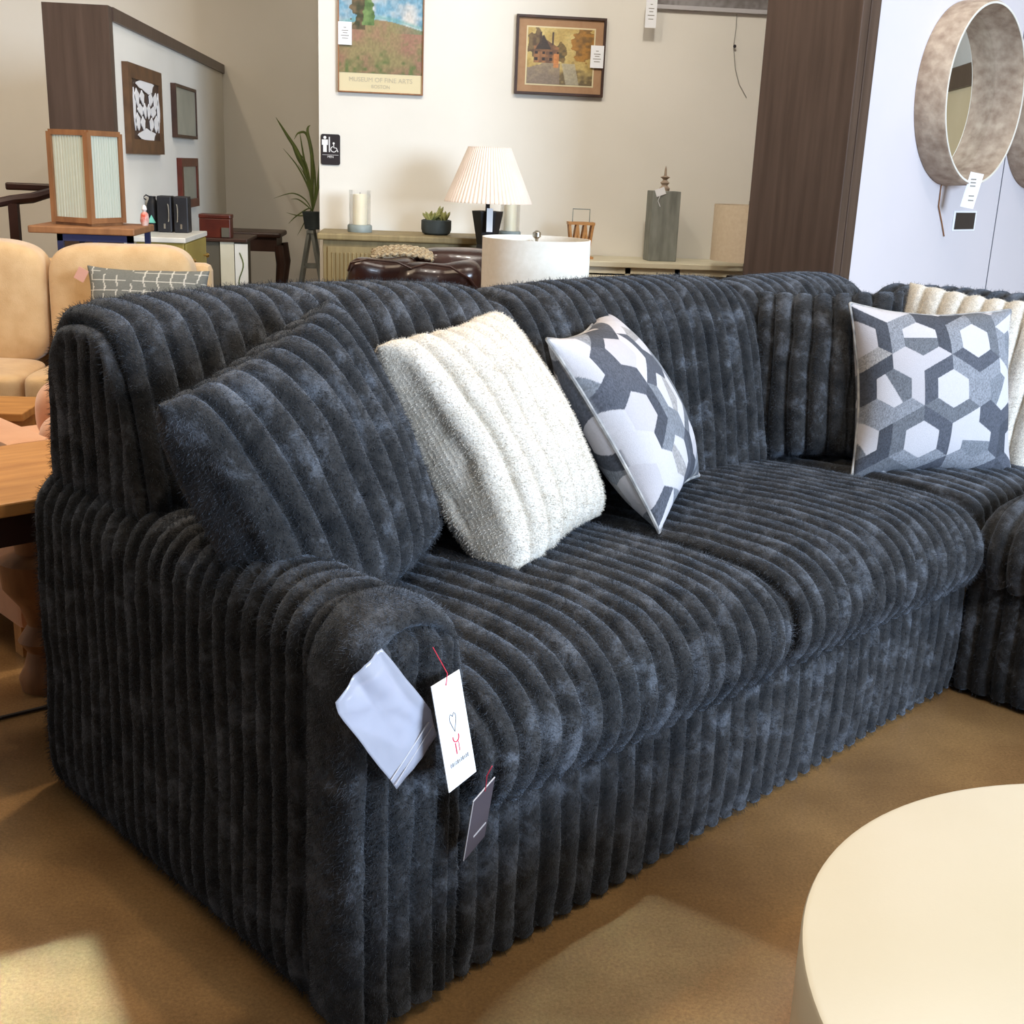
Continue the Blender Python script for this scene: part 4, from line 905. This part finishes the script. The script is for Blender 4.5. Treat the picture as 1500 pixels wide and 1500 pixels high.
soft_box('back_cushion', -.262, .02, 4.98, 5.20, .60, .905, M['leather'], lc, 4, 44, .028, 9)
soft_box('back_cushion', -.09, .30, 4.94, 5.24, .55, .905, M['leather'], lc, 3.2, 50, .036, 8, 4)
soft_box('backrest', -.02, .44, 5.16, 5.40, .50, .945, M['leather'], lc, 4, 40, .012, 7, 9)
soft_box('seat', -.24, .40, 4.55, 5.2, .12, .56, M['leather'], lc, 6, 20, .01)
MB().box(-.2, .36, 4.6, 5.3, 0, .14).build('base', M['dark_wood'], lc)
MB().tube([(-.262, 4.99, .86), (-.25, 4.97, .895), (-.18, 4.96, .912), (-.06, 4.96, .905), (.0, 4.96, .88)], .005, 6).build('piping', M['dark_wood'], lc, True)
MB().tube([(.0, 4.93, .885), (.06, 4.93, .903), (.16, 4.93, .895), (.24, 4.93, .85), (.28, 4.95, .80)], .005, 6).build('piping', M['dark_wood'], lc, True)
tw = thing('woven_throw', 'pale woven throw folded over the back of the leather recliner', 'throw')
mb = MB()
for k in range(9):
    mb.tube([(-.17+.26*q+.0, 5.26-.02*k+.004*sin(q*60), .925+.022*sin(q*pi)**.7-.001*k*k*.3+.003*cos(q*60+k*1.5)) for q in np.linspace(0, 1, 40)], .009, 6)
mb.build('weave', M['basket'], tw, True)

# ------------------------------------------------------------------ round mirrors on the right wall
def round_mirror(a, z, label):
    t = thing('round_mirror', label, 'mirror', tuple(S(a, 1.499, z)), SR)
    Rx = Matrix.Rotation(pi/2, 4, 'X')
    MB().lathe([(.405, 0), (.408, .01), (.402, .135), (.396, .142), (.388, .142), (.362, .015), (.362, 0)], n=96, cap=False, M=Rx).build('frame', M['whitewash'], t, True)
    MB().lathe([(.396, .141), (.396, .1445), (.387, .1445), (.387, .141)], n=96, cap=False, M=Rx).build('rim', M['marble'], t, True)
    MB().lathe([(.366, .004), (.366, .014)], n=96, M=Rx).build('glass', M['mirror'], t)
    return t
round_mirror(4.64, 1.705, 'round mirror in a deep whitewashed wood frame, nearer the walnut post')
round_mirror(5.60, 1.705, 'round whitewashed mirror cut off by the right edge of the photo')
t = thing('price_tag', 'white price tag dangling from the bottom of the nearer round mirror', 'tag', tuple(S(4.60, 1.342, 1.285)), radians(-20))
MB().box(-.030, .030, -.0008, .0008, -.085, .075, M=Matrix.Rotation(.16, 4, 'Y')).build('card', M['paper'], t)
mb = MB()
for k in (.045, .03, .015, -.03, -.05): mb.box(-.012, .012, -.0016, -.0009, k-.003, k+.003)
mb.build('print', M['cord'], t)
t = thing('wall_plaque', 'small square dark plaque with white border under the nearer mirror', 'plaque', tuple(S(4.90, 1.499, 1.132)), SR)
MB().box(-.125, .125, -.003, 0, -.048, .048).build('border', M['paper'], t)
MB().box(-.105, .105, -.006, -.003, -.040, .040).build('plate', M['sign_black'], t)
t = thing('hanging_cord', 'thin brown cord hanging on the wall below the nearer mirror', 'cord', tuple(S(4.60, 1.497, 1.20)), SR)
MB().tube([(0, 0, .10), (.0, -.002, .0), (.06, -.002, -.08), (.10, -.002, -.14)], .003, 5).build('cord', M['teak'], t)
